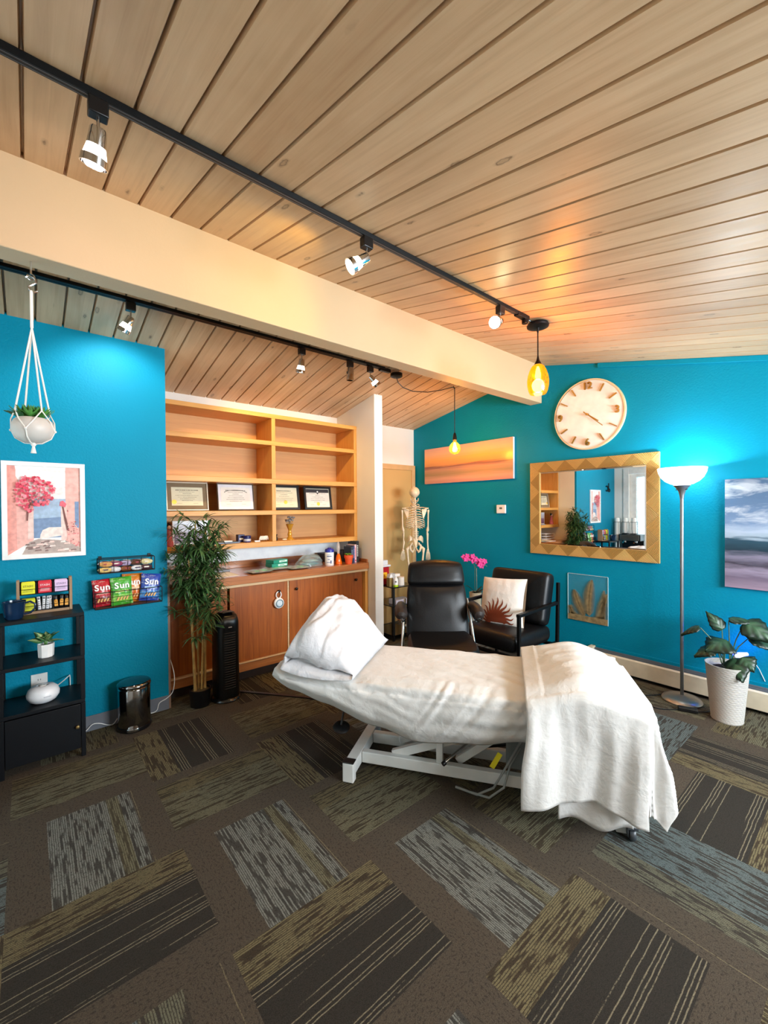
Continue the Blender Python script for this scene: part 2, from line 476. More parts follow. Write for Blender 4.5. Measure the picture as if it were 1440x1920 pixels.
# ---------------------------------------------------------------- wood
def wood(name, c0, c1, axis='z', fine=60, rough=.4, spec=.4, var=.25, coat=0):
    if name in MATS: return MATS[name]
    t = NT(name); co = t.coord(); x, y, z = t.sep(co)
    sc = {'z': (fine, fine, fine*.04), 'x': (fine*.04, fine, fine), 'y': (fine, fine*.04, fine)}[axis]
    v = t.comb(t.math('MULTIPLY', x, sc[0]), t.math('MULTIPLY', y, sc[1]), t.math('MULTIPLY', z, sc[2]))
    g = t.noise(v, 1, 4, .6, 1.2)
    sc2 = [q*.14 for q in sc]
    b = t.noise(t.comb(t.math('MULTIPLY', x, sc2[0]), t.math('MULTIPLY', y, sc2[1]), t.math('MULTIPLY', z, sc2[2])), 1, 3, .55, .4)
    col = t.ramp(g, [(.28, srgb(c1)), (.5, tuple((p+q)/2 for p, q in zip(srgb(c0), srgb(c1)))), (.72, srgb(c0))])
    col = t.mix(t.math('MULTIPLY', t.ramp(b, [(.4, (0, 0, 0)), (.7, (1, 1, 1))]), var), col, srgb(c1))
    t.bump(g, .06, .002)
    MATS[name] = t.done(col, rough, 0, spec, Coat_Weight=coat, Coat_Roughness=.12)
    return t.m
M_cab = wood('cherry cabinet wood', '#b56322', '#854316', 'z', 46, .38)
M_cabx = wood('cherry wood along', '#c27c46', '#97582c', 'x', 50, .3, coat=.5)
M_ald = wood('alder shelf wood', '#dfa65a', '#c68a3c', 'x', 55, .42)
M_aldz = wood('alder upright wood', '#dfa65a', '#c68a3c', 'z', 55, .42)
M_back = wood('alder back panel', '#d4a266', '#c39058', 'x', 26, .5)
M_pale = wood('pale edge banding', '#e2c298', '#cfa878', 'x', 40, .45)
M_black = plain('black plastic', '#0d0d0f', .35)
M_blackm = plain('black metal', '#08090a', .42, 0, spec=.22)
M_dark = plain('near black', '#070708', .6)
M_chrome = plain('chrome', '#d8d8d8', .08, 1)
M_steel = plain('satin steel', '#a9a9a6', .3, 1)
M_wht = plain('white plastic', '#efefec', .35)
M_wpaper = plain('white paper', '#efece4', .7)
M_gold = plain('gold', '#c9a04a', .3, 1)
M_bronze = plain('dark bronze', '#2a211b', .35, .7)

# ---------------------------------------------------------------- low cabinet and its top
cab = thing('sideboard_cabinet', 'long reddish brown wood base cabinet with sliding doors built into alcove', 'cabinet', (1.75, 3.75, 0))
mb = MB()
mb.box(.795, 2.712, 3.60, 4.045, .075, .818); mb.box(.795, 2.712, 3.53, 3.60, .075, .15)
mb.build('carcass', M_cab, cab)
mb = MB(); mb.box(.795, 2.712, 3.535, 4.03, 0, .075); mb.build('toe_kick', plain('dark toe kick', '#2c1a10', .6), cab)
mb = MB(); mb.box(.795, 2.712, 3.494, 3.53, .078, .148); mb.build('bottom_rail', M_cabx, cab, bevel=.002)
mb = MB(); mb.box(.795, 2.712, 3.488, 3.53, .148, .158); mb.box(.795, 2.712, 3.488, 3.60, .796, .818); mb.build('edge_trim', M_pale, cab, bevel=.002)
mb = MB(); mb.box(2.676, 2.712, 3.490, 3.60, .158, .796); mb.build('stile', M_aldz, cab, bevel=.002)
for i, (a, b, y, kx) in enumerate(((.80, 1.262, 3.524, 1.19), (1.275, 1.795, 3.504, 1.708), (1.818, 2.345, 3.504, 1.882), (2.353, 2.674, 3.535, 2.581))):
    d = MB().box(a, b, y, y+.02, .16, .794).build('door', M_cab, cab, bevel=.002)
    mb = MB(); mb.lathe([(0, 0), (.006, .0), (.006, .010), (.013, .016), (.013, .022), (.008, .026), (0, .027)], (kx, y, .715), 16, axis=(0, -1, 0))
    mb.build('knob', M_bronze, d)
mb = MB(); mb.box(1.797, 1.810, 3.500, 3.60, .16, .794); mb.build('edge_strip', M_pale, cab)

ct = thing('wooden_countertop', 'glossy reddish brown wood countertop over the alcove base cabinet', 'countertop', (1.75, 3.75, .82))
mb = MB(); mb.box(.792, 2.713, 3.473, 4.046, .820, .885); mb.build('slab', M_cabx, ct, bevel=.003)
mb = MB(); mb.box(.792, 2.713, 4.026, 4.046, .8855, .95); mb.box(2.699, 2.713, 3.49, 4.026, .8855, .918); mb.build('splash_strip', M_cabx, ct, bevel=.002)
ZC = .8862

# white panel behind the counter, below the shelves
mb = MB(); mb.box(.776, 2.7145, 4.042, 4.0495, .95, 1.10); struct(mb.build('wall_alcove', plain('pale blue white wall', '#f4f8fc', .6)))

# ---------------------------------------------------------------- bookshelf
bs = thing('wall_bookcase', 'wide light orange wood bookcase with four rows of open shelves in alcove', 'bookcase', (1.75, 3.86, 1.10))
mb = MB(); mb.box(.792, 2.7135, 4.015, 4.040, 1.11, 2.30); mb.build('back_panel', M_back, bs)
for z0, z1 in ((1.100, 1.147), (1.394, 1.434), (1.681, 1.725), (2.036, 2.075), (2.287, 2.325)):
    mb = MB(); mb.box(.792, 2.7135, 3.672, 4.014, z0, z1); mb.build('shelf', M_ald, bs, bevel=.002)
for a, b in ((.792, .815), (1.738, 1.776), (2.677, 2.7135)):
    for z0, z1 in ((1.1475, 1.3935), (1.4345, 1.6805), (1.7255, 2.0355), (2.0755, 2.2865)):
        mb = MB(); mb.box(a, b, 3.6735, 4.013, z0, z1); mb.build('upright', M_aldz, bs, bevel=.0015)

# ---------------------------------------------------------------- certificates leaning on the third shelf
def certificate(name, label, x, w, h, fw, fmat, matmat, mw, band=None, seal=None, arch=False, lean=9, y=3.82, papc='#efe7d0'):
    t = thing(name, label, 'certificate', (x, y-.02, 1.4345), world=False, group=None)
    R = Matrix.Rotation(radians(-lean), 4, 'X') @ Matrix.Rotation(radians(90), 4, 'X')
    Mx = Matrix.Translation((0, 0, .004)) @ R
    def nb(): m = MB(); m.M = Mx; return m
    m = nb()
    for a, b, c, d in ((-w/2, w/2, 0, fw), (-w/2, w/2, h-fw, h), (-w/2, -w/2+fw, fw, h-fw), (w/2-fw, w/2, fw, h-fw)): m.box(a, b, c, d, -.008, .010)
    m.box(-w/2+.003, w/2-.003, .003, h-.003, -.010, -.007)
    m.build('frame', fmat, t, bevel=.0015)
    m = nb(); m.box(-w/2+fw, w/2-fw, fw, h-fw, -.006, 0); m.build('mat_board', matmat, t)
    a = fw+mw
    m = nb(); m.box(-w/2+a, w/2-a, a, h-a, 0, .0012); pp = m.build('paper', plain('certificate paper '+papc, papc, .7), t)
    ink = plain('grey ink', '#5f5a4e', .8)
    m = nb(); rr = random.Random(int(x*100)); pw = w-2*a; ph = h-2*a
    top = h-a-.16*ph
    for k in range(7):
        ww = pw*rr.uniform(.35, .75)*(.5 if k == 2 else 1); yy = top-k*ph*.095
        if band and yy > h-a-ph*.24: continue
        hh = .0065 if k == 0 else .0028
        n = max(3, int(ww/.012))
        for q in range(n): # broken into word-like dashes
            x0 = -ww/2+ww*q/n; m.box(x0, x0+ww/n*rr.uniform(.55, .9), yy-hh/2, yy+hh/2, .0012, .0016)
    for sx in (-.26, .26): m.box(sx*pw-.02, sx*pw+.02, a+.12*ph, a+.12*ph+.0015, .0012, .0016)
    if arch:
        m.M = Mx
        for q in range(22):
            th = pi*(.14+.72*q/21); xx, yy = -cos(th)*pw*.42, h-a-.34*ph+sin(th)*ph*.20
            m.box(xx-.003, xx+.003, yy-.003, yy+.003, .0012, .0016)
    k = m.build('lettering', ink, t); k.parent = pp
    if band:
        m = nb(); m.box(-w/2+a, w/2-a, h-a-.2*ph, h-a, .0014, .002); m.prism([(-.014, h-a-.2*ph, .0014), (.014, h-a-.2*ph, .0014), (0, h-a-.30*ph, .0014)], (0, 0, .0006))
        m.build('title_band', plain('dark band', '#2b2326', .6), t)
        m = nb(); m.lathe([(0, 0), (.009, 0), (.009, .0006), (0, .0006)], (0, h-a-.15*ph, .002), 16); m.build('emblem', M_wpaper, t)
    if seal:
        m = nb(); m.lathe([(0, 0), (.019, 0), (.019, .0008), (0, .001)], (seal[0], seal[1], .0014), 20); m.build('seal', plain('gold foil seal', '#e8c84a', .45, .2), t)
    return t
certificate('framed_certificate', 'certificate in thin silver frame with brown mat beside the teal partition', 1.04, .335, .243, .009, plain('silver frame', '#d9d2bf', .3, .5), plain('brown mat', '#7d6b52', .8), .034, seal=(-.105, .075), papc='#d9d6bb')
certificate('framed_certificate', 'certificate with wide white mat and arched heading in thin dark frame', 1.455, .335, .243, .008, plain('walnut frame', '#4a3a2a', .45), plain('white mat', '#e9e6ea', .8), .026, arch=True, papc='#eee8dc')
certificate('framed_certificate', 'black framed certificate half hidden by the bookcase divider', 1.935, .325, .243, .022, M_black, plain('cream mat', '#e6dcc0', .8), .004, seal=(.01, .075), papc='#eee2bf')
certificate('framed_certificate', 'black framed certificate with dark title band at right end of shelf', 2.315, .325, .240, .022, M_black, plain('cream mat', '#e6dcc0', .8), .005, band=True, seal=(.0, .058), papc='#efe4d4')

# ---------------------------------------------------------------- things on the lowest shelf
ZS = 1.1475
t = thing('jar_carton', 'small dark blue square carton behind the blue jar', 'box', (1.49, 3.82, ZS))
mb = MB(); mb.box(1.462, 1.522, 3.79, 3.85, ZS, ZS+.068); M_navy = plain('navy card', '#1c1f5c', .4); mb.build('carton', M_navy, t, bevel=.002)
mb = MB(); mb.box(1.472, 1.512, 3.788, 3.7899, ZS+.02, ZS+.038); mb.build('label_patch', M_wpaper, t)
t = thing('cream_jar', 'round dark blue jar with silver label on lowest shelf', 'jar', (1.525, 3.745, ZS))
mb = MB(); mb.lathe([(0, 0), (.031, 0), (.033, .005), (.033, .036), (.030, .038), (0, .038)], (1.525, 3.745, ZS), 28); mb.build('body', plain('blue glass', '#1b2468', .15), t)
mb = MB(); mb.lathe([(0, .0385), (.034, .0385), (.034, .056), (.03, .06), (0, .06)], (1.525, 3.745, ZS), 28); mb.build('lid', M_navy, t)
mb = MB(); mb.lathe([(.0334, .010), (.0338, .012), (.0338, .03), (.0334, .032)], (1.525, 3.745, ZS), 28, cap=False); mb.build('label_band', plain('silver label', '#b9bcc4', .4), t)
t = tag(MB().box(1.580, 1.632, 3.70, 3.725, ZS, ZS+.014).build('chalk_block', M_wht, bevel=.004), 'small white flat block lying in front of white ornament', 'block')
def ornament():
    mb = MB()
    for k in range(5):
        x = 1.650+k*.015; mb.tube([(x-.012, 3.735, ZS+.008), (x-.004, 3.738, ZS+.035), (x+.006, 3.74, ZS+.052), (x+.012, 3.742, ZS+.038), (x+.016, 3.745, ZS+.008)], [.008, .0095, .008, .008, .007], 8)
    return mb.build('ribbed_ornament', plain('white porcelain', '#ece7dc', .25), subsurf=1)
tag(ornament(), 'white ribbed porcelain ornament at the foot of bookcase divider', 'ornament')
mb = MB(); mb.lathe([(0, 0), (.024, 0), (.024, .028), (.018, .036), (.018, .046), (.023, .052), (.023, .058), (.017, .058), (.015, .04), (0, .03)], (1.806, 3.76, ZS), 24)
tag(mb.build('black_cup', plain('dark clay', '#24201e', .5)), 'small black waisted cup on lowest bookcase shelf', 'cup')
mb = MB(); mb.ball((1.885, 3.722, ZS+.0085), .026, 1, .6, .33); tag(mb.build('pebble', plain('cream stone', '#e8d9b8', .5)), 'small pale pebble left of the gold vase', 'stone')
t = thing('hourglass_vase', 'gold glass hourglass vase of dried flowers on lowest shelf', 'vase', (1.965, 3.77, ZS))
mb = MB(); mb.lathe([(0, 0), (.042, 0), (.042, .006), (.03, .012), (.018, .03), (.022, .05), (.018, .068), (.013, .08), (.018, .10), (.038, .152), (.035, .152), (.015, .102), (.010, .08), (0, .075)], (1.965, 3.77, ZS), 32)
mb.build('vase', plain('amber glass', '#d9a238', .08, .35, spec=.8), t)
mb = MB(); rr = random.Random(4)
for k in range(26):
    a, r = rr.uniform(0, 6.28), rr.uniform(.006, .048); p = V((1.965+r*cos(a), 3.77+r*sin(a), ZS+rr.uniform(.172, .222)))
    mb.tube([(1.965+r*.15*cos(a), 3.77+r*.15*sin(a), ZS+.10), (1.965+r*.6*cos(a), 3.77+r*.6*sin(a), ZS+.15), p], .0008, 4)
mb.build('stems', plain('dry stem', '#6f6248', .8), t)
mb = MB(); rr = random.Random(4)
for k in range(26):
    a, r = rr.uniform(0, 6.28), rr.uniform(.006, .048); p = V((1.965+r*cos(a), 3.77+r*sin(a), ZS+rr.uniform(.172, .222)))
    for q in range(5):
        b = q*1.256; mb.ball(p+V((cos(b)*.005, sin(b)*.005, .002)), .0085, 1, 1, .8, 6, 5)
mb.build('flower_heads', plain('grey dried flowers', '#8f8a84', .9, var=.3, vscale=80), t)
# left end of that shelf
mb = MB(); mb.box(1.18, 1.44, 3.695, 3.86, ZS, ZS+.012); tag(mb.build('folder', plain('blue grey folder', '#6d7f97', .5), bevel=.003), 'flat blue grey folder lying behind bamboo plant on lowest shelf', 'folder')
mb = MB(); mb.box(1.31, 1.385, 3.72, 3.80, ZS+.0125, ZS+.024); tag(mb.build('paper_packet', M_wht, bevel=.004), 'small white packet lying on the blue grey folder', 'packet')
t = thing('framed_photo', 'white framed purple photo standing behind bamboo foliage on lowest shelf', 'picture', (1.06, 3.86, ZS))
mb = MB(); mb.box(.93, 1.22, 3.86, 3.875, ZS, ZS+.205); mb.build('frame', M_wht, t, bevel=.002)
def seaside(name, stops, wob=.02):
    t_ = NT(name); co = t_.coord(); x, y, z = t_.sep(co)
    n = t_.noise(t_.comb(t_.math('MULTIPLY', t_.math('ADD', x, y), 6), t_.math('MULTIPLY', z, 22), 0), 1, 4, .6)
    zz = t_.math('ADD', z, t_.math('MULTIPLY', t_.math('SUBTRACT', n, .5), wob))
    return t_, zz, n
t_, zz, n = seaside('photo print', None, .05)
mp = t_.done(t_.ramp(t_.math('MULTIPLY_ADD', zz, 5.0, 0.0), [(0, srgb('#6d4d6b')), (.45, srgb('#8d7390')), (.6, srgb('#cfd6e6')), (1, srgb('#e8ecf4'))]), .3)
mb = MB(); mb.box(.945, 1.205, 3.8585, 3.8599, ZS+.015, ZS+.19); mb.build('print', mp, t)
t = thing('lady_figurine', 'small pink and black figurine standing beside the teal partition', 'figurine', (.88, 3.76, ZS))
mb = MB(); mb.lathe([(0, 0), (.035, 0), (.033, .03), (.022, .075), (.014, .10), (.020, .118), (.012, .138), (0, .142)], (.88, 3.76, ZS), 24); mb.build('dress', plain('dusty pink glaze', '#b8596a', .3), t)
mb = MB(); mb.ball((.88, 3.757, ZS+.160), .017, .9, 1, 1.15); mb.build('head', plain('pale glaze', '#d9b5a0', .35), t)
mb = MB(); mb.ball((.88, 3.763, ZS+.166), .020, 1, 1, 1.05); mb.ball((.88, 3.775, ZS+.184), .010); mb.build('hair', M_black, t)

# ---------------------------------------------------------------- things on the counter
def pack(mb, cx, cy, z, lx, ly, h, rot=0, n=14, nz=.0):
    ca, sa = cos(rot), sin(rot)
    def P(u, v, s):
        x, y = (u-.5)*lx, (v-.5)*ly
        e = (1-abs(2*u-1)**3.2)*(1-abs(2*v-1)**3.2)
        k = noise.noise(V((cx*9+u*5, cy*9+v*5, s*3)))*nz*e
        zz = h/2+s*h/2*max(.03, e**.55)+(k if s > 0 else 0)
        return V((cx+x*ca-y*sa, cy+x*sa+y*ca, z+max(zz, .0)))
    mb.grid(lambda u, v: P(u, v, 1), n, n); mb.grid(lambda u, v: P(1-u, v, -1), n, n)
M_foil = plain('grey foil film', '#aab2b4', .3, .25, var=.15, vscale=30)
M_mint = plain('mint label', '#8fd9b8', .5); M_green = plain('green packaging', '#1d8f76', .4)
for k, (x, y, z, r, lab) in enumerate(((1.565, 3.60, ZC, .10, 'flat grey and mint packet at the left end of counter, nearest bamboo'), (1.765, 3.67, ZC, .02, 'flat mint packet beneath the green boxes on counter'), (1.942, 3.585, ZC, -.03, 'flat grey and mint packet between green boxes and plastic bag'))):
    t = thing('sealed_packet', lab, 'packet', (x, y, z), group='flat packets on the counter')
    mb = MB(); pack(mb, x, y, z, .20, .175, .022, r, nz=.012); mb.build('film', M_foil, t)
    mb = MB(); cx, cy = x+.012, y-.045
    mb.grid(lambda u, v: V((cx+(u-.5)*.15+(v-.5)*.01, cy+(v-.5)*.06, z+.0165+.0075*(1-(2*u-1)**2)*(v*.9+.1)+.001)), 10, 6); mb.build('label_patch', M_mint, t)
for k, (x, y, z, r, lab) in enumerate(((1.79, 3.70, ZC+.024, .12, 'lower of two stacked green boxes on the counter'), (1.795, 3.705, ZC+.0565, .26, 'upper of two stacked green boxes on the counter'))):
    t = thing('supply_box', lab, 'box', (x, y, z), r, group='green boxes on the counter', world=False)
    MB().box(-.085, .085, -.055, .055, 0, .031).build('carton', M_green, t, bevel=.0015)
    MB().box(-.02, .075, -.0565, -.0552, .007, .024).build('label_patch', plain('pale mint', '#c9efe0', .5), t)
    mb = MB()
    for q in range(4): mb.box(.0+q*.012, .009+q*.012, -.0572, -.0566, .013, .018)
    mb.build('lettering', plain('dark green ink', '#1e4d44', .7), t)
# clear bag of packets
t = thing('plastic_bag', 'crumpled clear plastic bag holding teal packets on the counter', 'bag', (2.10, 3.70, ZC))
mb = MB()
def bag(u, v, s=1):
    th = 2*pi*u; e = sin(pi*min(1, v*1.0)*.5)
    r = 1-.10*abs(cos(3*th))+.22*noise.noise(V((cos(th)*1.4, sin(th)*1.4, v*2.5)))
    zz = .115*(sin(pi*(v)*.5)**1.0)*(.8+.35*noise.noise(V((cos(th)*2, sin(th)*2, v))))
    k = cos(pi*v*.5)**.55
    return V((2.13+.155*r*k*cos(th), 3.67+.105*r*k*sin(th), ZC+.002+max(zz, 0)))
mb.grid(bag, 36, 14, cu=True)
mb.build('film', glassy('clear bag film', '#a8bcc0', .15, .34), t)
for k, (x, y, z, r, lab) in enumerate(((2.125, 3.665, ZC+.004, .2, 'teal packet lying flat inside the clear plastic bag'), (2.13, 3.67, ZC+.035, -.3, 'pale labelled packet lying on top inside the clear plastic bag'))):
    q = thing('wrapped_packet', lab, 'packet', (x, y, z), group='packets in the plastic bag')
    mb = MB(); pack(mb, x, y, z, .15, .11, .03, r); mb.build('film', plain('teal film %d' % k, ('#5d9a96', '#8fb0ab')[k], .4), q)
    mb = MB(); mb.M = Matrix.Translation((x, y, z)) @ Matrix.Rotation(r, 4, 'Z'); mb.box(-.04, .04, -.035, .02, .0305, .0315); mb.build('label_patch', plain('greyish label', '#c9c3c6', .6), q)
# wipes canister
t = thing('wipes_canister', 'white wipes canister with dark blue lid on the counter', 'canister', (2.285, 3.56, ZC))
mb = MB(); mb.lathe([(0, 0), (.042, 0), (.044, .004), (.044, .128), (.0425, .131), (0, .131)], (2.285, 3.56, ZC), 36); mb.build('body', M_wht, t)
mb = MB(); mb.lathe([(0, .1315), (.045, .1315), (.045, .150), (.040, .162), (.020, .168), (.018, .174), (0, .175)], (2.285, 3.56, ZC), 36); mb.build('lid', plain('blue lid', '#23309a', .35), t)
mb = MB(); th0 = atan2(-3.56, -2.285)
for q, (zz, a0, a1, hh) in enumerate(((.105, -.5, .3, .004), (.088, -.6, .5, .009), (.06, -.4, .1, .006), (.03, -.65, .45, .005), (.022, .2, .5, .03))):
    mb.grid(lambda u, v: V((2.285+.0446*cos(th0+a0+(a1-a0)*u), 3.56+.0446*sin(th0+a0+(a1-a0)*u), ZC+zz+hh*v)), 8, 1)
mb.build('printing', plain('blue grey print', '#5a6690', .6), t)
# dark box at the back of the counter
mb = MB(); mb.box(2.40, 2.60, 3.84, 3.98, ZC, ZC+.085); tag(mb.build('storage_box', plain('dark brown box', '#2e1c17', .5), bevel=.004), 'dark brown box at the back corner of the counter', 'box')
mb = MB(); mb.box(2.545, 2.66, 3.70, 3.80, ZC, ZC+.12); tag(mb.build('small_speaker', plain('charcoal box', '#34302e', .5), bevel=.004), 'charcoal box standing behind orange cone on the counter', 'box')
# orange soap bottle
t = thing('soap_bottle', 'tapered clear bottle of orange liquid left of terracotta pot', 'bottle', (2.408, 3.585, ZC))
mb = MB(); mb.lathe([(0, 0), (.036, 0), (.037, .004), (.020, .088), (.012, .10), (.012, .105), (0, .105)], (2.408, 3.585, ZC), 28); mb.build('liquid', plain('orange liquid', '#f06a10', .12), t)
mb = MB(); mb.lathe([(.0125, .106), (.013, .108), (.016, .15), (.018, .175), (.010, .21), (.004, .225), (0, .226)], (2.408, 3.585, ZC), 28); mb.build('neck', glassy('clear neck', '#d9cfc4', .1, .45), t)
# terracotta pot
def succulent(mb, c, R, n, seed, up=.5, w=.35, layers=3):
    rr = random.Random(seed); c = V(c)
    for L in range(layers):
        for k in range(n):
            a = 2*pi*(k+.5*L)/n+rr.uniform(-.15, .15); el = up+(.25+.35*L)*1.0*(L/(max(1, layers-1)))*1.2; r = R*(1-.18*L)
            d = V((cos(a)*cos(el), sin(a)*cos(el), sin(el))); s_ = V((-sin(a), cos(a), 0)); nn = s_.cross(d)*-1
            def P(u, v):
                x = u; ww = w*R*(sin(pi*min(1, .12+.88*x)**.9))*1.0*(1 if x < 1 else 0)
                return c+d*(r*x)+s_*((v-.5)*ww)+V((0, 0, 1))*(.12*R*x*x-.10*R*(1-(2*v-1)**2)*.5)
            mb.grid(P, 5, 2)
t = thing('terracotta_plant', 'small green succulent in orange terracotta pot in front of books', 'plant', (2.49, 3.52, ZC))
mb = MB(); mb.lathe([(0, 0), (.031, 0), (.032, .003), (.039, .060), (.045, .060), (.047, .088), (.041, .088), (.037, .072), (0, .070)], (2.49, 3.52, ZC), 32); mb.build('pot', plain('terracotta', '#e0531f', .6), t)
mb = MB(); mb.lathe([(0, .0), (.036, 0), (.02, .006), (0, .008)], (2.49, 3.52, ZC+.072), 20); mb.build('soil', plain('potting soil', '#33261c', .95), t)
mb = MB()
for k in range(4): succulent(mb, (2.482+.02*cos(k*1.57+.5)*1.1, 3.52+.02*sin(k*1.57+.5), ZC+.088), .027, 6, k, .5, .5)
mb.build('leaves', plain('fresh succulent', '#7fae3c', .5, var=.25, vscale=90), t)
# books
bx = 2.545
for k, (w_, h_, dp, colr, pg, lab) in enumerate(((.030, .165, .13, '#1a2130', 0, 'black and blue book leftmost of the books on the counter'), (.018, .172, .13, '#232c66', 0, 'slim navy book second in the row of books'), (.024, .185, .135, '#d8b9bd', 1, 'pink and white book with red marks in the row of books'), (.034, .218, .15, '#16181a', 2, 'tall black book at the right end of the row of books'))):
    t = thing('book', lab, 'book', (bx+w_/2, 3.55, ZC), group='books on the counter')
    y0 = 3.555+.004*k
    mb = MB(); mb.box(bx, bx+.002, y0, y0+dp, ZC, ZC+h_); mb.box(bx+w_-.003, bx+w_-.001, y0, y0+dp, ZC, ZC+h_); mb.box(bx+.002, bx+w_-.003, y0, y0+.003, ZC, ZC+h_)
    mb.build('cover', plain('book cover %d' % k, colr, .4), t)
    mb = MB(); mb.box(bx+.0025, bx+w_-.0035, y0+.0035, y0+dp-.003, ZC+.003, ZC+h_-.003); mb.build('pages', plain('book pages', '#e4d8ba', .8), t)
    mb = MB(); cc = ('#7d8fa8', '#9aa6d8', '#c2223e', '#d9d9d4')[k]
    for q in range(7): mb.box(bx+w_*.28, bx+w_*.62, y0-.001, y0-.0002, ZC+h_*(.28+.08*q), ZC+h_*(.28+.08*q)+h_*.05)
    if k == 2: mb.lathe([(0, 0), (.008, 0), (.008, .001), (0, .001)], (bx+w_/2, y0, ZC+.02), 12, axis=(0, -1, 0))
    mb.build('spine_lettering', plain('spine ink %d' % k, cc, .6), t)
    bx += w_+.0015
t = thing('potted_sprig', 'small brown pot with thin dry sprigs right of the books', 'plant', (2.678, 3.62, ZC))
mb = MB(); mb.lathe([(0, 0), (.014, 0), (.018, .05), (.015, .05), (0, .045)], (2.678, 3.62, ZC), 20); mb.build('pot', plain('brown clay', '#4a2a20', .6), t)
mb = MB(); rr = random.Random(2)
for k in range(9): a = rr.uniform(0, 6.28); mb.tube([(2.678, 3.62, ZC+.045), (2.678+.006*cos(a), 3.62+.01*sin(a), ZC+.09), (2.678+.016*cos(a), 3.62+.03*sin(a), ZC+rr.uniform(.11, .16))], [.002, .003, .001], 5)
mb.build('sprigs', plain('rusty sprigs', '#8a6a3a', .8), t)
# wire letter tray + papers at the left end
t = thing('letter_tray', 'white wire letter tray on counter behind the bamboo plant', 'tray', (1.0, 3.85, ZC))
for k in range(3):
    mb = MB(); z = ZC+.012+.045*k
    mb.tube([(.87, 3.72, z), (1.13, 3.72, z), (1.13, 3.98, z), (.87, 3.98, z)], .003, 6, closed=True)
    for q in range(9): mb.tube([(.89+q*.027, 3.72, z), (.89+q*.027, 3.98, z)], .0014, 5)
    mb.build('tier', M_wht, t)
mb = MB()
for x in (.868, 1.132):
    for y in (3.718, 3.982): mb.tube([(x, y, ZC+.001), (x, y, ZC+.115)], .003, 6)
mb.build('post', M_wht, t)
mb = MB(); mb.box(1.16, 1.37, 3.53, 3.80, ZC, ZC+.0035); tag(mb.build('paper_sheet', M_wpaper), 'loose white sheets of paper on counter nearest the bamboo', 'paper')
mb = MB(); mb.box(1.20, 1.40, 3.83, 4.0, ZC, ZC+.016); tag(mb.build('notebook', plain('grey cover', '#8e949c', .5), bevel=.002), 'grey notebook lying at the back of counter behind loose paper', 'notebook')
# round white speaker hung from a door knob
t = thing('hanging_sound_machine', 'round white sound machine hanging by a loop from cabinet door knob', 'sound machine', (1.70, 3.49, .56))
mb = MB(); mb.lathe([(0, 0), (.036, 0), (.046, .006), (.048, .016), (.044, .026), (.036, .030), (0, .030)], (1.702, 3.4965, .612), 36, axis=(0, -1, 0)); mb.build('housing', M_wht, t)
mb = MB(); mb.lathe([(.034, .0302), (.036, .032), (.033, .0345), (.029, .0345), (.027, .0302)], (1.702, 3.4965, .612), 32, axis=(0, -1, 0), cap=False); mb.build('ring', plain('slate ring', '#5d7d8c', .4), t)
mb = MB(); mb.lathe([(0, .0302), (.026, .0302), (.024, .0335), (0, .035)], (1.702, 3.4965, .612), 32, axis=(0, -1, 0)); mb.build('centre_grille', plain('pale blue plastic', '#cfdde4', .4), t)
mb = MB(); mb.tube([(1.702+.024*sin(a*2*pi/20), 3.484, .684+.030*cos(a*2*pi/20)) for a in range(20)], .005, 8, closed=True); mb.build('strap_loop', M_wht, t)
# ---------------------------------------------------------------- local frames on the walls
def WR(Y, Z, off=0.0):   # x = viewer's right, y = up, z = out of the right wall
    return Matrix(((0, 0, -1, XR-off), (-1, 0, 0, Y), (0, 1, 0, Z), (0, 0, 0, 1)))
def WL(X, Z, off=0.0):
    return Matrix(((1, 0, 0, X), (0, 0, -1, YL-off), (0, 1, 0, Z), (0, 0, 0, 1)))
def mk(M):
    m = MB(); m.M = M; return m

# clock
t = thing('wall_clock', 'large round cream wall clock with gold numerals and rim on teal wall', 'clock', (XR, 1.757, 2.285))
CM = WR(1.757, 2.285, .002); R = .318
m = mk(CM); m.lathe([(0, 0), (R-.012, 0), (R-.012, .022), (0, .022)], n=72); m.build('face', plain('ivory clock face', '#f8f2e6', .35), t)
m = mk(CM); m.lathe([(R-.0118, 0), (R, 0), (R, .030), (R-.0118, .030)], n=72, cap=False); m.f
m.build('rim', plain('pale gold rim', '#efdcae', .3, .3), t)
for st, a in (('12', 0), ('3', 90), ('6', 180), ('9', 270)):
    m = mk(CM); rr_ = R*.80
    m.text(st, .092, Matrix.Translation((sin(radians(a))*rr_, cos(radians(a))*rr_, .036)), .010); m.build('numeral', M_gold, t)
for k in (1, 2, 4, 5, 7, 8, 10, 11):
    a = radians(30*k); m = mk(CM)
    m.bar((sin(a)*R*.68, cos(a)*R*.68, .032), (sin(a)*R*.90, cos(a)*R*.90, .032), .008, .016, up=(0, 0, 1)); m.build('hour_marker', M_gold, t)
for nm, a, l, w_ in (('hour_hand', 127, .125, .009), ('minute_hand', 131.5, .185, .007)):
    a = radians(a); m = mk(CM); m.bar((-sin(a)*.04, -cos(a)*.04, .045 if nm[0] == 'h' else .050), (sin(a)*l, cos(a)*l, .045 if nm[0] == 'h' else .050), w_, .002); m.build(nm, M_gold, t)
m = mk(CM); m.lathe([(0, .022), (.009, .022), (.009, .054), (0, .056)], n=20); m.build('hand_pivot', M_gold, t)

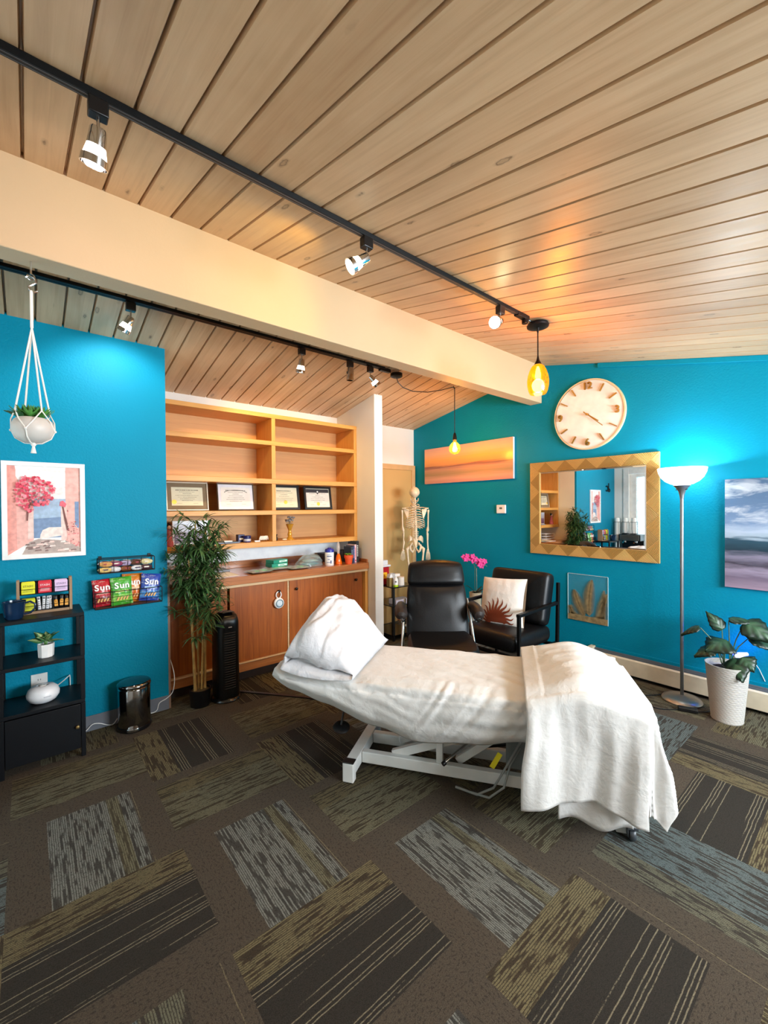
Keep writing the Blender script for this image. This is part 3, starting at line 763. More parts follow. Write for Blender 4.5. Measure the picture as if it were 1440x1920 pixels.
# mirror with carved gold frame
def zigzag():
    t = NT('carved gold frame'); uvn = t.n('ShaderNodeUVMap', uv_map='UVMap'); u, v, _ = t.sep(uvn.outputs[0])
    W2 = .098
    tri = t.math('MULTIPLY', t.math('PINGPONG', u, W2), 1.0)
    above = t.math('GREATER_THAN', v, tri)
    s1 = t.math('SINE', t.math('MULTIPLY', t.math('ADD', u, v), 2*pi/.0135))
    s2 = t.math('SINE', t.math('MULTIPLY', t.math('SUBTRACT', u, v), 2*pi/.0135))
    mx = t.n('ShaderNodeMix', data_type='FLOAT'); t.l(above, mx.inputs[0]); t.l(s1, mx.inputs[2]); t.l(s2, mx.inputs[3])
    h = mx.outputs[0]
    nz = t.noise(t.coord(), 40, 3)
    col = t.ramp(h, [(0, srgb('#8a6a30')), (.45, srgb('#b8924a')), (1, srgb('#d6b26a'))])
    h01 = t.math('MULTIPLY_ADD', h, .5, .5)
    col = t.ramp(h01, [(.05, srgb('#94733a')), (.4, srgb('#c9a35a')), (1, srgb('#e6c680'))])
    col = t.mix(t.math('MULTIPLY', above, .5), col, srgb('#8a6526'))
    t.bump(h01, .8, .004)
    return t.done(col, .42, .35, .5)
t = thing('wall_mirror', 'rectangular wall mirror in carved gold frame below the clock', 'mirror', (XR, 1.762, 1.437))
MMx = WR(1.762, 1.437, .004)
w2, h2, fw = .573, .452, .096
m = mk(MMx)
O = [(-w2, -h2), (w2, -h2), (w2, h2), (-w2, h2)]; I = [(-w2+fw, -h2+fw), (w2-fw, -h2+fw), (w2-fw, h2-fw), (-w2+fw, h2-fw)]
for k in range(4):
    a, b = O[k], O[(k+1) % 4]; c, d = I[(k+1) % 4], I[k]
    L = sqrt((b[0]-a[0])**2+(b[1]-a[1])**2)
    m.quad((*a, .026), (*b, .026), (*c, .020), (*d, .020), uv=[(0, 0), (L, 0), (L-fw, fw), (fw, fw)])
    m.quad((*a, 0), (*b, 0), (*b, .026), (*a, .026), uv=[(0, 0)]*4); m.quad((*d, .020), (*c, .020), (*c, .004), (*d, .004), uv=[(0, 0)]*4)
m.build('frame', zigzag(), t)
tm = NT('mirror glass'); mm = tm.done((.93, .94, .94), 0.0, 1.0)
m = mk(MMx); bvl = .014
Q = [(-w2+fw, -h2+fw), (w2-fw, -h2+fw), (w2-fw, h2-fw), (-w2+fw, h2-fw)]; Q2 = [(x-bvl*(1 if x > 0 else -1), y-bvl*(1 if y > 0 else -1)) for x, y in Q]
m.quad(*[(x, y, .0095) for x, y in Q2])
for k in range(4):
    k2 = (k+1) % 4; m.quad((*Q[k], .008), (*Q[k2], .008), (*Q2[k2], .0095), (*Q2[k], .0095))
m.build('glass', mm, t)

# sunset picture
def canvas_mat(name, stops, sx, sy, wob, rough=.25, cloud=None):
    t = NT(name); uvn = t.n('ShaderNodeUVMap', uv_map='UVMap'); u, v, _ = t.sep(uvn.outputs[0])
    n = t.noise(t.comb(t.math('MULTIPLY', u, sx), t.math('MULTIPLY', v, sy), 0), 1, 5, .6, .4)
    vv = t.math('ADD', v, t.math('MULTIPLY', t.math('SUBTRACT', n, .5), wob))
    col = t.ramp(vv, stops)
    if cloud:
        n2 = t.noise(t.comb(t.math('MULTIPLY', u, cloud[0]), t.math('MULTIPLY', v, cloud[1]), 4), 1, 5, .62, .8)
        f = t.math('MULTIPLY', t.ramp(n2, [(.48, (0, 0, 0)), (.66, (1, 1, 1))]), t.ramp(v, [(cloud[2], (0, 0, 0)), (cloud[2]+.08, (1, 1, 1))]))
        col = t.mix(t.math('MULTIPLY', f, cloud[4]), col, srgb(cloud[3]))
    return t.done(col, rough, 0, .25)
S_ = srgb
t = thing('sunset_picture', 'wide sunset beach picture on teal wall behind the globe bulb', 'picture', (XR, 3.175, 1.968))
PM = WR(3.175, 1.968, .002)
m = mk(PM); m.box(-.645, .645, -.219, .219, 0, .0275); m.build('canvas', plain('canvas edge', '#dfe8ee', .4), t)
m = mk(PM)
m.grid(lambda u, v: V(((u-.5)*1.29, (v-.5)*.438, .0285)), 2, 2, smooth=False)
m.build('print', canvas_mat('sunset print', [(0, S_('#c88f86')), (.12, S_('#d9a48c')), (.25, S_('#a98d6a')), (.38, S_('#c9977a')), (.46, S_('#8d5f58')), (.50, S_('#e39a5c')), (.66, S_('#f6ad5f')), (.82, S_('#f0b88c')), (1, S_('#d9a796'))], 2.2, 30, .16), t)
# ocean picture
t = thing('seascape_picture', 'tall stormy seascape canvas right of the floor lamp', 'picture', (XR, .35, 1.249))
PM = WR(.35, 1.249, .002)
m = mk(PM); m.box(-.418, .418, -.391, .391, 0, .0275); m.build('canvas', plain('canvas edge', '#dfe8ee', .4), t)
m = mk(PM); m.grid(lambda u, v: V(((u-.5)*.836, (v-.5)*.782, .0285)), 2, 2, smooth=False)
m.build('print', canvas_mat('storm print', [(0, S_('#8f7f92')), (.10, S_('#6b5f74')), (.16, S_('#8f869c')), (.22, S_('#3a3644')), (.29, S_('#7d7a90')), (.35, S_('#1f3442')), (.44, S_('#2a4a5c')), (.47, S_('#8fa3b4')), (.52, S_('#a3b4c9')), (.60, S_('#6d87a8')), (.78, S_('#56708f')), (1, S_('#47607c'))], 4, 26, .12, .3, cloud=(3, 7, .55, '#cfd6dc', .75)), t)
# thermostat
t = thing('thermostat', 'small white square thermostat between sunset picture and mirror', 'thermostat', (XR, 2.70, 1.425))
TM_ = WR(2.69, 1.428, 0)
m = mk(TM_); m.box(-.056, .056, -.046, .046, .0005, .022); m.build('housing', M_wht, t, bevel=.006, seg=3)
m = mk(TM_); m.box(-.017, .017, .000, .020, .022, .0228); m.build('display', plain('lcd', '#5c655c', .3), t)
# etched palm panel
t = thing('palm_glass_panel', 'square clear glass panel with gold palm fronds low on teal wall', 'wall art', (XR, 1.775, .604))
PM = WR(1.775, .604, .004); hw, hh = .180, .216
m = mk(PM); m.box(-hw, hw, -hh, hh, 0, .004); m.build('glass', glassy('clear pane', '#bfe0e6', .03, .035), t)
m = mk(PM)
for a, b, c, d in ((-hw, hw, hh, hh+.003), (-hw-.003, -hw, -hh, hh), (hw, hw+.003, -hh, hh)): m.box(a, b, c, d, 0, .005)
m.build('edge', plain('bright edge', '#cfe6e6', .2), t)
M_frond = plain('antique gold leaf', '#a8946a', .4, .35, var=.3, vscale=40)
def frond(mb, x0, y0, ang, L, W_, curve=.2, n=26):
    for k in range(n):
        s = (k+1)/n; a = ang+curve*s
        px, py = x0+L*s*sin(ang+curve*s*.5), y0+L*s*cos(ang+curve*s*.5)
        ll = W_*(sin(pi*min(1, .15+.85*s))**.7)*(1-.25*s)
        for sg in (-1, 1):
            b = a+sg*(.85-.35*s); ex, ey = px+ll*sin(b), py+ll*cos(b)
            ex, ey = max(-hw+.002, min(hw-.002, ex)), max(-hh+.002, min(hh-.002, ey)); qx = max(-hw+.002, min(hw-.002, px)); qy = max(-hh+.002, min(hh-.002, py))
            nx, ny = cos(b)*.0040, -sin(b)*.0040
            mb.prism([(qx-nx, qy-ny, .0045), (qx+nx, qy+ny, .0045), (ex, ey, .0045)], (0, 0, .0012))
m = mk(PM)
frond(m, .02, -.16, -.10, .34, .10, .35, 34); frond(m, -.02, -.17, -.55, .26, .09, .30, 26); frond(m, .10, -.19, .25, .27, .09, .1, 24)
frond(m, -.12, -.21, -.35, .13, .08, .0, 14); frond(m, .15, -.2, -.1, .3, .07, .2, 22); frond(m, .0, -.21, -1.25, .17, .06, .1, 18); frond(m, .0, -.21, 1.2, .17, .06, -.1, 18)
m.box(-hw+.002, hw-.002, -hh+.002, -hh+.055, .0045, .006)
m.build('fronds', M_frond, t)

# baseboard heater
t = thing('baseboard_heater', 'long cream baseboard heater along the foot of teal wall', 'heater', (3.90, .2, 0))
mb = MB(); mb.box(3.915, 3.9295, YR+.02, 1.70, .02, .205); mb.build('back_plate', M_teal, t)
mb = MB(); mb.prism([(3.862, YR+.02, .028), (3.862, YR+.02, .150), (3.874, YR+.02, .162), (3.874, YR+.02, .028)], (0, 1.70-YR-.02, 0)); mb.build('front_panel', plain('cream enamel', '#d9cdb3', .4), t, bevel=.002)
mb = MB(); mb.box(3.8745, 3.9145, YR+.02, 1.70, .02, .140); mb.build('inner_fins', M_dark, t)
mb = MB(); mb.box(3.880, 3.884, YR+.02, 1.70, .150, .172); mb.box(3.896, 3.900, YR+.02, 1.70, .155, .186); mb.build('louvre', plain('grey louvre', '#7b828a', .4, .4), t)
mb = MB(); mb.box(3.858, 3.9295, 1.70, 1.745, .012, .192); mb.build('end_cap', plain('cream enamel', '#d9cdb3', .4), t, bevel=.004)

# ---------------------------------------------------------------- lamps
def emis(name, col, st):
    if name in MATS: return MATS[name]
    t = NT(name); t.done((.8, .8, .8), .4); t.b.inputs['Emission Color'].default_value = (*srgb(col), 1); t.b.inputs['Emission Strength'].default_value = st
    MATS[name] = t.m; return t.m
def lampglass(name, ramp_, tr=.5, spots=False, em=None, tcol=None):
    t = NT(name); co = t.coord(); n = t.noise(co, 38, 3, .6)
    col = t.ramp(n, ramp_)
    a = t.n('ShaderNodeBsdfTransparent'); b = t.n('ShaderNodeBsdfTranslucent'); g = t.n('ShaderNodeBsdfGlossy'); g.inputs['Roughness'].default_value = .08
    t.l(col, b.inputs[0])
    if tcol: t.l(t.mix(.75, col, tcol), a.inputs[0])
    else: t.l(col, a.inputs[0])
    x = t.n('ShaderNodeMixShader'); x.inputs[0].default_value = 1-tr; t.l(a.outputs[0], x.inputs[1]); t.l(b.outputs[0], x.inputs[2])
    y = t.n('ShaderNodeMixShader'); y.inputs[0].default_value = .06; t.l(x.outputs[0], y.inputs[1]); t.l(g.outputs[0], y.inputs[2])
    out = y.outputs[0]
    if em:
        e = t.n('ShaderNodeEmission'); e.inputs[1].default_value = em[1]; e.inputs[0].default_value = (*srgb(em[0]), 1)
        if tcol: t.l(col, e.inputs[0])
        ad = t.n('ShaderNodeAddShader'); t.l(out, ad.inputs[0]); t.l(e.outputs[0], ad.inputs[1]); out = ad.outputs[0]
    t.l(out, t.t.nodes['Material Output'].inputs[0]); return t.m

def rail(name, label, zf, y, x0, x1, sgn):
    t = thing(name, label, 'track', ((x0+x1)/2, y, zf(y)))
    n = V((0, zf(y)-zf(y+1), 1)).normalized()
    c = V((0, y, zf(y)))-n*.0105
    mb = MB(); mb.bar((x0, c.y, c.z), (x1, c.y, c.z), .036, .020, up=n); mb.build('rail', M_blackm, t, bevel=.002)
    mb = MB()
    for s in (-.008, .008):
        q = c-n*.0103+V((0, s, -s*(zf(y)-zf(y+1))))
        mb.bar((x0+.01, q.y, q.z), (x1-.01, q.y, q.z), .003, .0015, up=n)
    mb.build('conductor', plain('conductor grey', '#55565a', .35, .6), t)
    return t
t1 = rail('track_rail', 'long black track rail on the ceiling in front of the ridge beam', zB, 1.53, XS+.02, 2.42, 1)
mb = MB(); mb.bar((2.40, 1.53, 2.684), (2.53, 1.53, 2.684), .036, .026); mb.lathe([(0, 0), (.020, 0), (.020, .03), (0, .03)], (2.50, 1.53, 2.645), 20); mb.build('end_feed', M_blackm, t1, bevel=.003)
mb = MB(); mb.tube([(2.53, 1.53, 2.684), (2.565, 1.53, 2.682), (2.60, 1.528, 2.684)], .008, 10); mb.build('conduit', M_chrome, t1)
t2 = rail('track_rail', 'black track rail on the far ceiling slope behind the ridge beam', zA, 2.90, XS+.02, 2.45, -1)
mb = MB(); mb.bar((2.40, 2.90, 2.680), (2.52, 2.90, 2.680), .034, .03); mb.build('end_feed', M_blackm, t2, bevel=.003)

def head(name, label, base, aim, glow='#ffffff', gs=12, group=None, kind=0, stem=.04):
    t = thing(name, label, 'spotlight', base, group=group)
    b = V(base)
    mb = MB(); mb.box(b.x-.026, b.x+.026, b.y-.018, b.y+.018, b.z-.050, b.z-.0005); mb.build('adapter', M_black, t, bevel=.004)
    d = (V(aim)-b).normalized(); p = b+V((0, 0, -.050)); j = p+V((0, 0, -stem))
    mb = MB(); mb.tube([p, j], .005, 10); mb.ball(j, .0085, n=12, m=8); mb.build('stem', M_chrome, t)
    o = j-d*.006
    def lt(prof): return MB().lathe(prof, o, 28, axis=d, cap=False)
    if kind == 0:
        lt([(0, -.002), (.020, -.001), (.0225, .004), (.026, .048), (.024, .0485), (0, .049)]).build('socket_can', M_chrome, t)
        lt([(.0235, .049), (.031, .078), (.0325, .079), (.0255, .049)]).build('glass_collar', emis('lit collar '+glow, glow, gs*.35), t)
        lt([(.032, .079), (.036, .079), (.0375, .10), (.0345, .10), (.033, .081)]).build('front_ring', M_chrome, t)
        lt([(0, .070), (.030, .076), (.030, .080), (.018, .094), (0, .099)]).build('bulb', emis('lit bulb %s %d' % (glow, gs), glow, gs), t)
    else:
        lt([(0, -.03), (.025, -.028), (.030, -.02), (.031, .075), (.027, .076), (.026, .03), (0, .028)]).build('can', M_chrome, t)
        mb = MB()
        mb.tube([j+V((-.031, 0, .0)), j+V((-.033, 0, -.02))], .003, 6); mb.build('bracket', M_blackm, t)
    return t
ZT1, ZT2 = zB(1.53)-.0235, zA(2.90)-.0235
heads = [('track_spotlight', 'leftmost chrome spotlight on the front ceiling track, pointing down', (.177, 1.53, ZT1), (.12, 1.72, 2.15), '#fff4ea', 9, 0),
         ('track_spotlight', 'middle chrome spotlight on the front ceiling track, tilted toward the beam', (1.195, 1.53, ZT1), (.75, 1.72, 2.35), '#fff3cf', 10, 0),
         ('track_spotlight', 'glaring lit spotlight on front ceiling track, nearest the amber pendant', (2.227, 1.53, ZT1), (1.45, 1.36, 2.33), '#ffe9b0', 30, 0),
         ('track_spotlight', 'lit spotlight behind the beam, above the teal partition', (.485, 2.90, ZT2), (.36, 3.0, 2.4), '#fff6e6', 9, 0),
         ('track_spotlight', 'chrome spotlight behind the beam pointing straight down at the bookcase', (1.627, 2.90, ZT2), (1.62, 3.0, 2.3), '#fff0d0', 6, 0),
         ('track_spotlight', 'unlit grey cylinder spotlight behind the beam', (2.081, 2.90, ZT2), (2.081, 2.93, 2.3), '#ffffff', 0, 1),
         ('track_spotlight', 'chrome spotlight behind the beam tilted right, last before the draped cord', (2.295, 2.90, ZT2), (2.55, 2.85, 2.42), '#fff0d0', 5, 0)]
for nm, lab, b, a, g, gs, kd in heads: head(nm, lab, b, a, g, gs, 'track spotlights on the ceiling', kd)
# their light
def spot(loc, aim, e, col, size=100, blend=.6, r=.03):
    light('spot_beam', 'SPOT', loc, e, col, aim=aim, spot_size=radians(size), spot_blend=blend, shadow_soft_size=r)
spot((.17, 1.58, 2.52), (.05, 2.9, 2.2), 7, (1, .64, .60), 130)
spot((1.12, 1.60, 2.55), (.80, 2.3, 2.52), 6, (1, .60, .10), 115)
spot((2.13, 1.46, 2.56), (1.75, 1.25, 1.3), 18, (1, .78, .46), 120, .9)
spot((.46, 2.95, 2.55), (.45, 3.6, 1.75), 15, (.95, .97, 1), 120)
spot((1.62, 2.96, 2.53), (1.95, 3.9, 1.5), 31, (1, .62, .20), 112)
spot((2.36, 2.89, 2.55), (3.15, 3.5, 1.4), 13, (1, .86, .66), 130)

# amber glass pendant
t = thing('pendant_lamp', 'amber glass pendant lamp hanging at the end of front track', 'lamp', (2.65, 1.525, 2.70))
mb = MB(); px, py = 2.65, 1.525
mb.lathe([(0, 2.655), (.045, 2.655), (.070, 2.662), (.072, 2.672), (.066, 2.676), (.066, 2.684), (.05, 2.69), (0, 2.69)], (px, py, 0), 36); mb.build('canopy', M_blackm, t)
mb = MB(); mb.lathe([(.012, 2.655), (.006, 2.63), (.004, 2.62), (.004, 2.47), (.006, 2.46), (.010, 2.44), (.026, 2.408), (0, 2.407)], (px, py, 0), 20); mb.build('stem', M_blackm, t)
mb = MB()
prof = [(.027, 2.407), (.040, 2.396), (.054, 2.37), (.065, 2.335), (.070, 2.30), (.069, 2.27), (.062, 2.235), (.052, 2.212)]
mb.lathe(prof, (px, py, 0), 40, cap=False)
mb.build('glass_shade', lampglass('speckled amber glass', [(.32, S_('#6a2a04')), (.39, S_('#f59006')), (.7, S_('#ffa010'))], 1.0, em=('#ff7f06', .62), tcol=(1, .48, .07)), t)
mb = MB(); mb.ball((px, py, 2.268), .040, 1, 1, 1.15, 20, 14); mb.build('bulb', emis('amber lamp bulb', '#ffe2a8', 16), t)
light('pendant_glow', 'POINT', (px, py, 2.335), 10, (1, .56, .17), shadow_soft_size=.02)
# globe bulb on draped cord
t = thing('globe_bulb_pendant', 'bare amber globe bulb hanging on black cord before sunset picture', 'lamp', (2.60, 2.90, 2.70))
mb = MB(); mb.lathe([(0, 2.640), (.035, 2.640), (.055, 2.650), (.055, 2.676), (0, 2.678)], (2.60, 2.90, 0), 28); mb.build('canopy', M_blackm, t)
gx, gy = 3.395, 2.89
mb = MB(); pts = [(2.60, 2.90, 2.645), (2.62, 2.90, 2.60), (2.68, 2.90, 2.565), (2.80, 2.898, 2.55), (3.0, 2.895, 2.575), (3.2, 2.892, 2.63), (3.36, 2.89, 2.685), (gx, gy, 2.69), (gx+.003, gy, 2.66), (gx, gy, 2.5), (gx, gy, 2.215)]
mb.tube(pts, .004, 8); mb.build('cord', M_black, t)
mb = MB(); mb.tube([(gx-.012, gy, zA(gy)-.002), (gx-.014, gy, 2.685), (gx, gy, 2.676), (gx+.012, gy, 2.686)], .003, 6); mb.build('ceiling_hook', M_blackm, t)
mb = MB(); mb.lathe([(.004, 2.225), (.012, 2.215), (.017, 2.195), (.021, 2.165), (.021, 2.148), (0, 2.147)], (gx, gy, 0), 20); mb.build('socket', M_bronze, t)
mb = MB(); prof = [(.014, 2.147), (.019, 2.13), (.032, 2.115), (.050, 2.095), (.060, 2.065), (.057, 2.035), (.042, 2.012), (.02, 2.002), (.0, 2.0)]
mb.lathe(prof, (gx, gy, 0), 32, cap=False); mb.build('globe', lampglass('amber globe glass', [(.3, S_('#ffb84a')), (.7, S_('#ffc866'))], .97), t)
mb = MB()
for k in range(6):
    a = k*pi/3; mb.tube([(gx+.008*cos(a), gy+.008*sin(a), 2.12), (gx+.018*cos(a+.4), gy+.018*sin(a+.4), 2.065), (gx+.008*cos(a+.8), gy+.008*sin(a+.8), 2.03)], .0018, 6)
mb.build('filament', emis('hot filament', '#ffd27a', 14), t)
light('globe_glow', 'POINT', (gx, gy, 2.07), 12, (1, .72, .36), shadow_soft_size=.03)

# torchiere
t = thing('floor_lamp', 'silver torchiere floor lamp with glowing white bowl shade', 'lamp', (3.73, .985, 0))
lx, ly = 3.715, .985
mb = MB(); mb.lathe([(0, .002), (.128, .002), (.130, .010), (.120, .024), (.085, .034), (.03, .040), (.014, .045), (0, .045)], (lx, ly, 0), 44); mb.build('base', plain('champagne metal', '#a9a298', .3, .8), t)
mb = MB(); mb.tube([(lx, ly, .04), (lx, ly, .62), (lx, ly, 1.53)], .0115, 14); mb.lathe([(.0125, .60), (.0125, .63)], (lx, ly, 0), 14, cap=False); mb.build('pole', plain('satin grey pole', '#8f9498', .3, .8), t)
mb = MB(); mb.lathe([(.012, 1.50), (.016, 1.53), (.024, 1.56), (.04, 1.585), (.056, 1.600), (.052, 1.602), (0, 1.595)], (lx, ly, 0), 32); mb.build('cup', plain('satin grey pole', '#8f9498', .3, .8), t)
mb = MB(); prof = [(.035, 1.603), (.070, 1.612), (.105, 1.632), (.132, 1.662), (.149, 1.700), (.154, 1.728)]
mb.lathe(prof+[(r-.004, z+.002) for r, z in prof[::-1]], (lx, ly, 0), 48, cap=False); mb.build('bowl_shade', lampglass('white bowl plastic', [(.3, (.9, .93, .95)), (.7, (.95, .97, 1))], .35, em=('#f4fbff', .9)), t)
mb = MB(); mb.ball((lx, ly, 1.665), .03, 1, 1, 1.2); mb.build('bulb', emis('white lamp bulb', '#f2fbff', 14), t)
light('torchiere_glow', 'POINT', (lx, ly, 1.675), 46, (.82, .94, 1), shadow_soft_size=.035)
mb = MB(); mb.tube([(lx+.0, ly+.04, 1.57), (lx-.02, ly-.04, 1.572)], .0035, 6); mb.build('switch_knob', M_black, t)
def floor_tube(pts, r, n=6):
    P = [V(p) for p in pts]; out = []
    for i in range(len(P)-1):
        p0, p1, p2, p3 = P[max(i-1, 0)], P[i], P[i+1], P[min(i+2, len(P)-1)]
        for k in range(6):
            s = k/6; out.append(.5*((2*p1)+(p2-p0)*s+(2*p0-5*p1+4*p2-p3)*s*s+(3*p1-p0-3*p2+p3)*s**3))
    out.append(P[-1]); return MB().tube(out, r, n)
floor_tube([(lx, ly+.12, .008), (3.62, 1.17, .005), (3.56, 1.24, .005), (3.45, 1.20, .005), (3.43, 1.06, .005), (3.50, .97, .005), (3.535, .935, .012), (3.57, .845, .012), (3.66, .80, .005), (3.78, .79, .005), (3.84, .80, .005)], .0035).build('cord', M_black, t)
mb = MB(); mb.M = Matrix.Translation((3.545, .905, 0)) @ Matrix.Rotation(radians(-68), 4, 'Z'); mb.box(-.058, .058, -.022, .022, .002, .03); mb.build('foot_switch', M_black, t, bevel=.006)
# ---------------------------------------------------------------- left teal wall
# framed print
t = thing('framed_print', 'white framed print of pink flowering tree over seaside steps', 'picture', (.087, YL, 1.45))
FX, FZ, FW, FH = .087, 1.451, .202, .294
PM = WL(FX, FZ, .001)
m = mk(PM)
for a, b, c, d in ((-FW, FW, -FH, -FH+.026), (-FW, FW, FH-.026, FH), (-FW, -FW+.026, -FH+.026, FH-.026), (FW-.026, FW, -FH+.026, FH-.026)): m.box(a, b, c, d, 0, .020)
m.build('frame', plain('white frame', '#f4f2ee', .35), t, bevel=.0015)
pal = ['#f7f1ec', '#a9bfd6', '#f0b4a8', '#e9a094', '#f3cfc4', '#b9a59c', '#8a6f6a', '#d9415a', '#ea6a78', '#f2909a', '#7d4a44', '#f6e2d8', '#7c93b4']
mats = [plain('print ink %d' % i, c, .6, var=.14, vscale=45) for i, c in enumerate(pal)]
m = mk(PM); pw, ph = FW-.026, FH-.026
zc = [.004]
def shape(mi, pts):
    m.mi = mi; zc[0] += .00012
    m.f([m.v((-pw+2*pw*x, -ph+2*ph*y, zc[0])) for x, y in pts])
shape(0, [(0, 0), (1, 0), (1, 1), (0, 1)])
shape(1, [(.3, .18), (.8, .18), (.8, .63), (.3, .63)]); shape(12, [(.33, .18), (.75, .18), (.75, .42), (.33, .40)])
shape(2, [(0, .0), (.34, .16), (.34, .56), (.10, .9), (.10, 1), (0, 1)]); shape(3, [(0, 0), (.12, .06), (.11, .95), (.10, 1), (0, 1)])
shape(4, [(.26, .17), (.34, .18), (.34, .5), (.27, .45)])
shape(2, [(.78, .12), (1, .05), (1, 1), (.79, 1)]); shape(4, [(.72, .12), (.80, .16), (.80, .58), (.72, .58)]); shape(12, [(.92, .3), (.98, .28), (.98, .6), (.92, .6)])
shape(11, [(.42, .17), (.74, .20), (.74, .30), (.55, .30), (.46, .27), (.43, .22)])
shape(5, [(.18, 0), (1, 0), (1, .04), (.78, .14), (.4, .17), (.28, .14)])
rr = random.Random(9)
for k in range(26):
    x, y = rr.uniform(.22, .85), rr.uniform(.0, .13); w_ = .05+.06*rr.random(); shape(rr.choice((6, 11, 4)), [(x, y), (x+w_, y+.004), (x+w_-.01, y+.022), (x+.01, y+.018)])
shape(10, [(.80, .26), (.84, .25), (.78, .45), (.745, .58), (.73, .57), (.76, .42)]); shape(8, [(.70, .55), (.78, .53), (.80, .57), (.75, .61), (.71, .60)])
for k in range(46):
    x = .80+.2*rr.random(); y = .06+.24*rr.random()*(1.2-x)*5*.9; shape(rr.choice((8, 10, 4)), [(x, y), (x+.018, y+.006), (x+.008, y+.018)])
shape(10, [(.245, .38), (.265, .38), (.28, .52), (.33, .62), (.31, .63), (.26, .54)])
for k in range(230):
    a = rr.uniform(0, 6.28); r = sqrt(rr.random()); x = .36+.27*r*cos(a)-.0; y = .70+.19*r*sin(a)*(1.15 if cos(a) < 0 else .9)
    if y < .56 and x > .42: y += .08
    s = rr.uniform(.012, .034); n = 6; ph_ = rr.random()
    shape(rr.choice((7, 7, 8, 8, 9)), [(x+s*(.7+.5*rr.random())*cos(2*pi*q/n+ph_), y+.62*s*(.7+.5*rr.random())*sin(2*pi*q/n+ph_)) for q in range(n)])
for k in range(16):
    x, y = rr.uniform(.28, .46), rr.uniform(.60, .68); shape(6, [(x, y), (x+.02, y+.004), (x+.012, y+.018)])
m.build('print', mats, t, recalc=False)

# hanging planter
t = thing('hanging_planter', 'round grey pot with succulents hanging in white cord from the beam', 'planter', (.024, 2.285, 1.70))
hx, hy = .024, 2.285
mb = MB(); mb.tube([(hx, hy, 2.479), (hx, hy, 2.425)], .0035, 8); mb.tube([(hx+.012*sin(a*.33), hy, 2.415-.012*cos(a*.33)*-1) for a in range(0, 17)], .003, 6)
mb.build('screw_hook', M_chrome, t)
mb = MB()
P = [(hx-.018, hy, 2.408), (hx-.006, hy, 2.418), (hx+.010, hy, 2.412), (hx+.016, hy, 2.396), (hx+.004, hy, 2.384), (hx-.008, hy, 2.374), (hx-.006, hy, 2.360), (hx+.008, hy, 2.354), (hx+.020, hy, 2.362)]
mb.tube(P, .0042, 8); mb.build('swivel_hook', M_chrome, t)
pz = 1.785
mb = MB(); mb.lathe([(0, pz-.055), (.032, pz-.053), (.058, pz-.036), (.071, pz-.008), (.072, pz+.012), (.064, pz+.035), (.053, pz+.045), (.049, pz+.043), (.055, pz+.03), (.05, pz+.02), (0, pz+.018)], (hx, hy, 0), 40); mb.build('pot', plain('pale grey ceramic', '#cfcac3', .45), t)
mb = MB()
tie = V((hx, hy, 2.205))
mb.tube([(hx, hy, 2.358), (hx, hy, 2.205)], .0055, 8)
ks = []
for k in range(4):
    a = k*pi/2+.45; ks.append(V((hx+.074*cos(a), hy+.074*sin(a), pz+.004)))
for k, q in enumerate(ks):
    a = k*pi/2+.45; top = V((hx+.062*cos(a), hy+.062*sin(a), pz+.072))
    mb.tube([tie, top], .0034, 6)
    for s in (-1, 1):
        b = a+s*pi/4; kn = V((hx+.0745*cos(b), hy+.0745*sin(b), pz-.006))
        mid = V((hx+.070*cos(a+s*.4), hy+.070*sin(a+s*.4), pz+.034)); mb.tube([top, mid, kn], .0024, 6)
for k in range(4):
    b = k*pi/2+.45+pi/4; mb.tube([(hx+.0745*cos(b), hy+.0745*sin(b), pz-.006), (hx+.061*cos(b), hy+.061*sin(b), pz-.037), (hx+.03*cos(b), hy+.03*sin(b), pz-.057), (hx, hy, pz-.06)], .0024, 6); mb.ball((hx+.075*cos(b), hy+.075*sin(b), pz-.006), .0055, n=8, m=6)
mb.ball((hx, hy, pz-.062), .009, n=10, m=6); mb.lathe([(.004, pz-.066), (.006, pz-.078), (.010, pz-.098), (0, pz-.098)], (hx, hy, 0), 10)
mb.build('cord_hanger', plain('white cotton cord', '#f2efe8', .8), t)
mb = MB()
for k in range(5): succulent(mb, (hx+.030*cos(k*1.257+.6), hy+.030*sin(k*1.257+.6), pz+.048), .058, 9, 20+k, .62, .24, 3)
mb.build('succulents', plain('succulent green', '#4d8a3c', .45, var=.35, vscale=40), t)
mb = MB(); rr = random.Random(8)
for k in range(30):
    a = rr.uniform(2.2, 4.6); l = rr.uniform(.03, .052); b = V((hx-.030+.012*cos(a), hy+.012*sin(a), pz+.04)); mb.tube([b, b+V((cos(a)*l*.5, sin(a)*l*.5, l*.45)), b+V((cos(a)*l, sin(a)*l, l*.55))], [.0035, .003, .0006], 5)
mb.build('spiky_succulent', plain('dark succulent', '#2e5d38', .45, var=.3, vscale=40), t)

# black shelf unit
t = thing('shelf_unit', 'black metal shelf unit with cupboard below, holding mug and tea rack', 'shelf unit', (.065, 3.2, 0))
ux0, ux1, uy0, uy1 = -.130, .252, 3.05, 3.345
mb = MB()
M_unit = plain('matte black steel', '#080b10', .45, spec=.3)
for z0, z1, nm in ((.828, .848, 0), (.575, .595, 0), (.318, .338, 0)):
    m_ = MB(); m_.box(ux0+.001, ux1-.001, uy0+.001, uy1-.001, z0, z1); m_.build('shelf', M_unit, t, bevel=.002)
for x in (ux0, ux1-.022):
    for y in (uy0, uy1-.022):
        for z0, z1 in ((.0, .3175), (.3385, .5745), (.5955, .8275)):
            if z0 == 0: m_ = MB(); m_.box(x, x+.022, y, y+.022, z0, z1); m_.build('post', M_unit, t, bevel=.002)
            else: m_ = MB(); m_.box(x, x+.022, y, y+.022, z0, z1); m_.build('post', M_unit, t, bevel=.002)
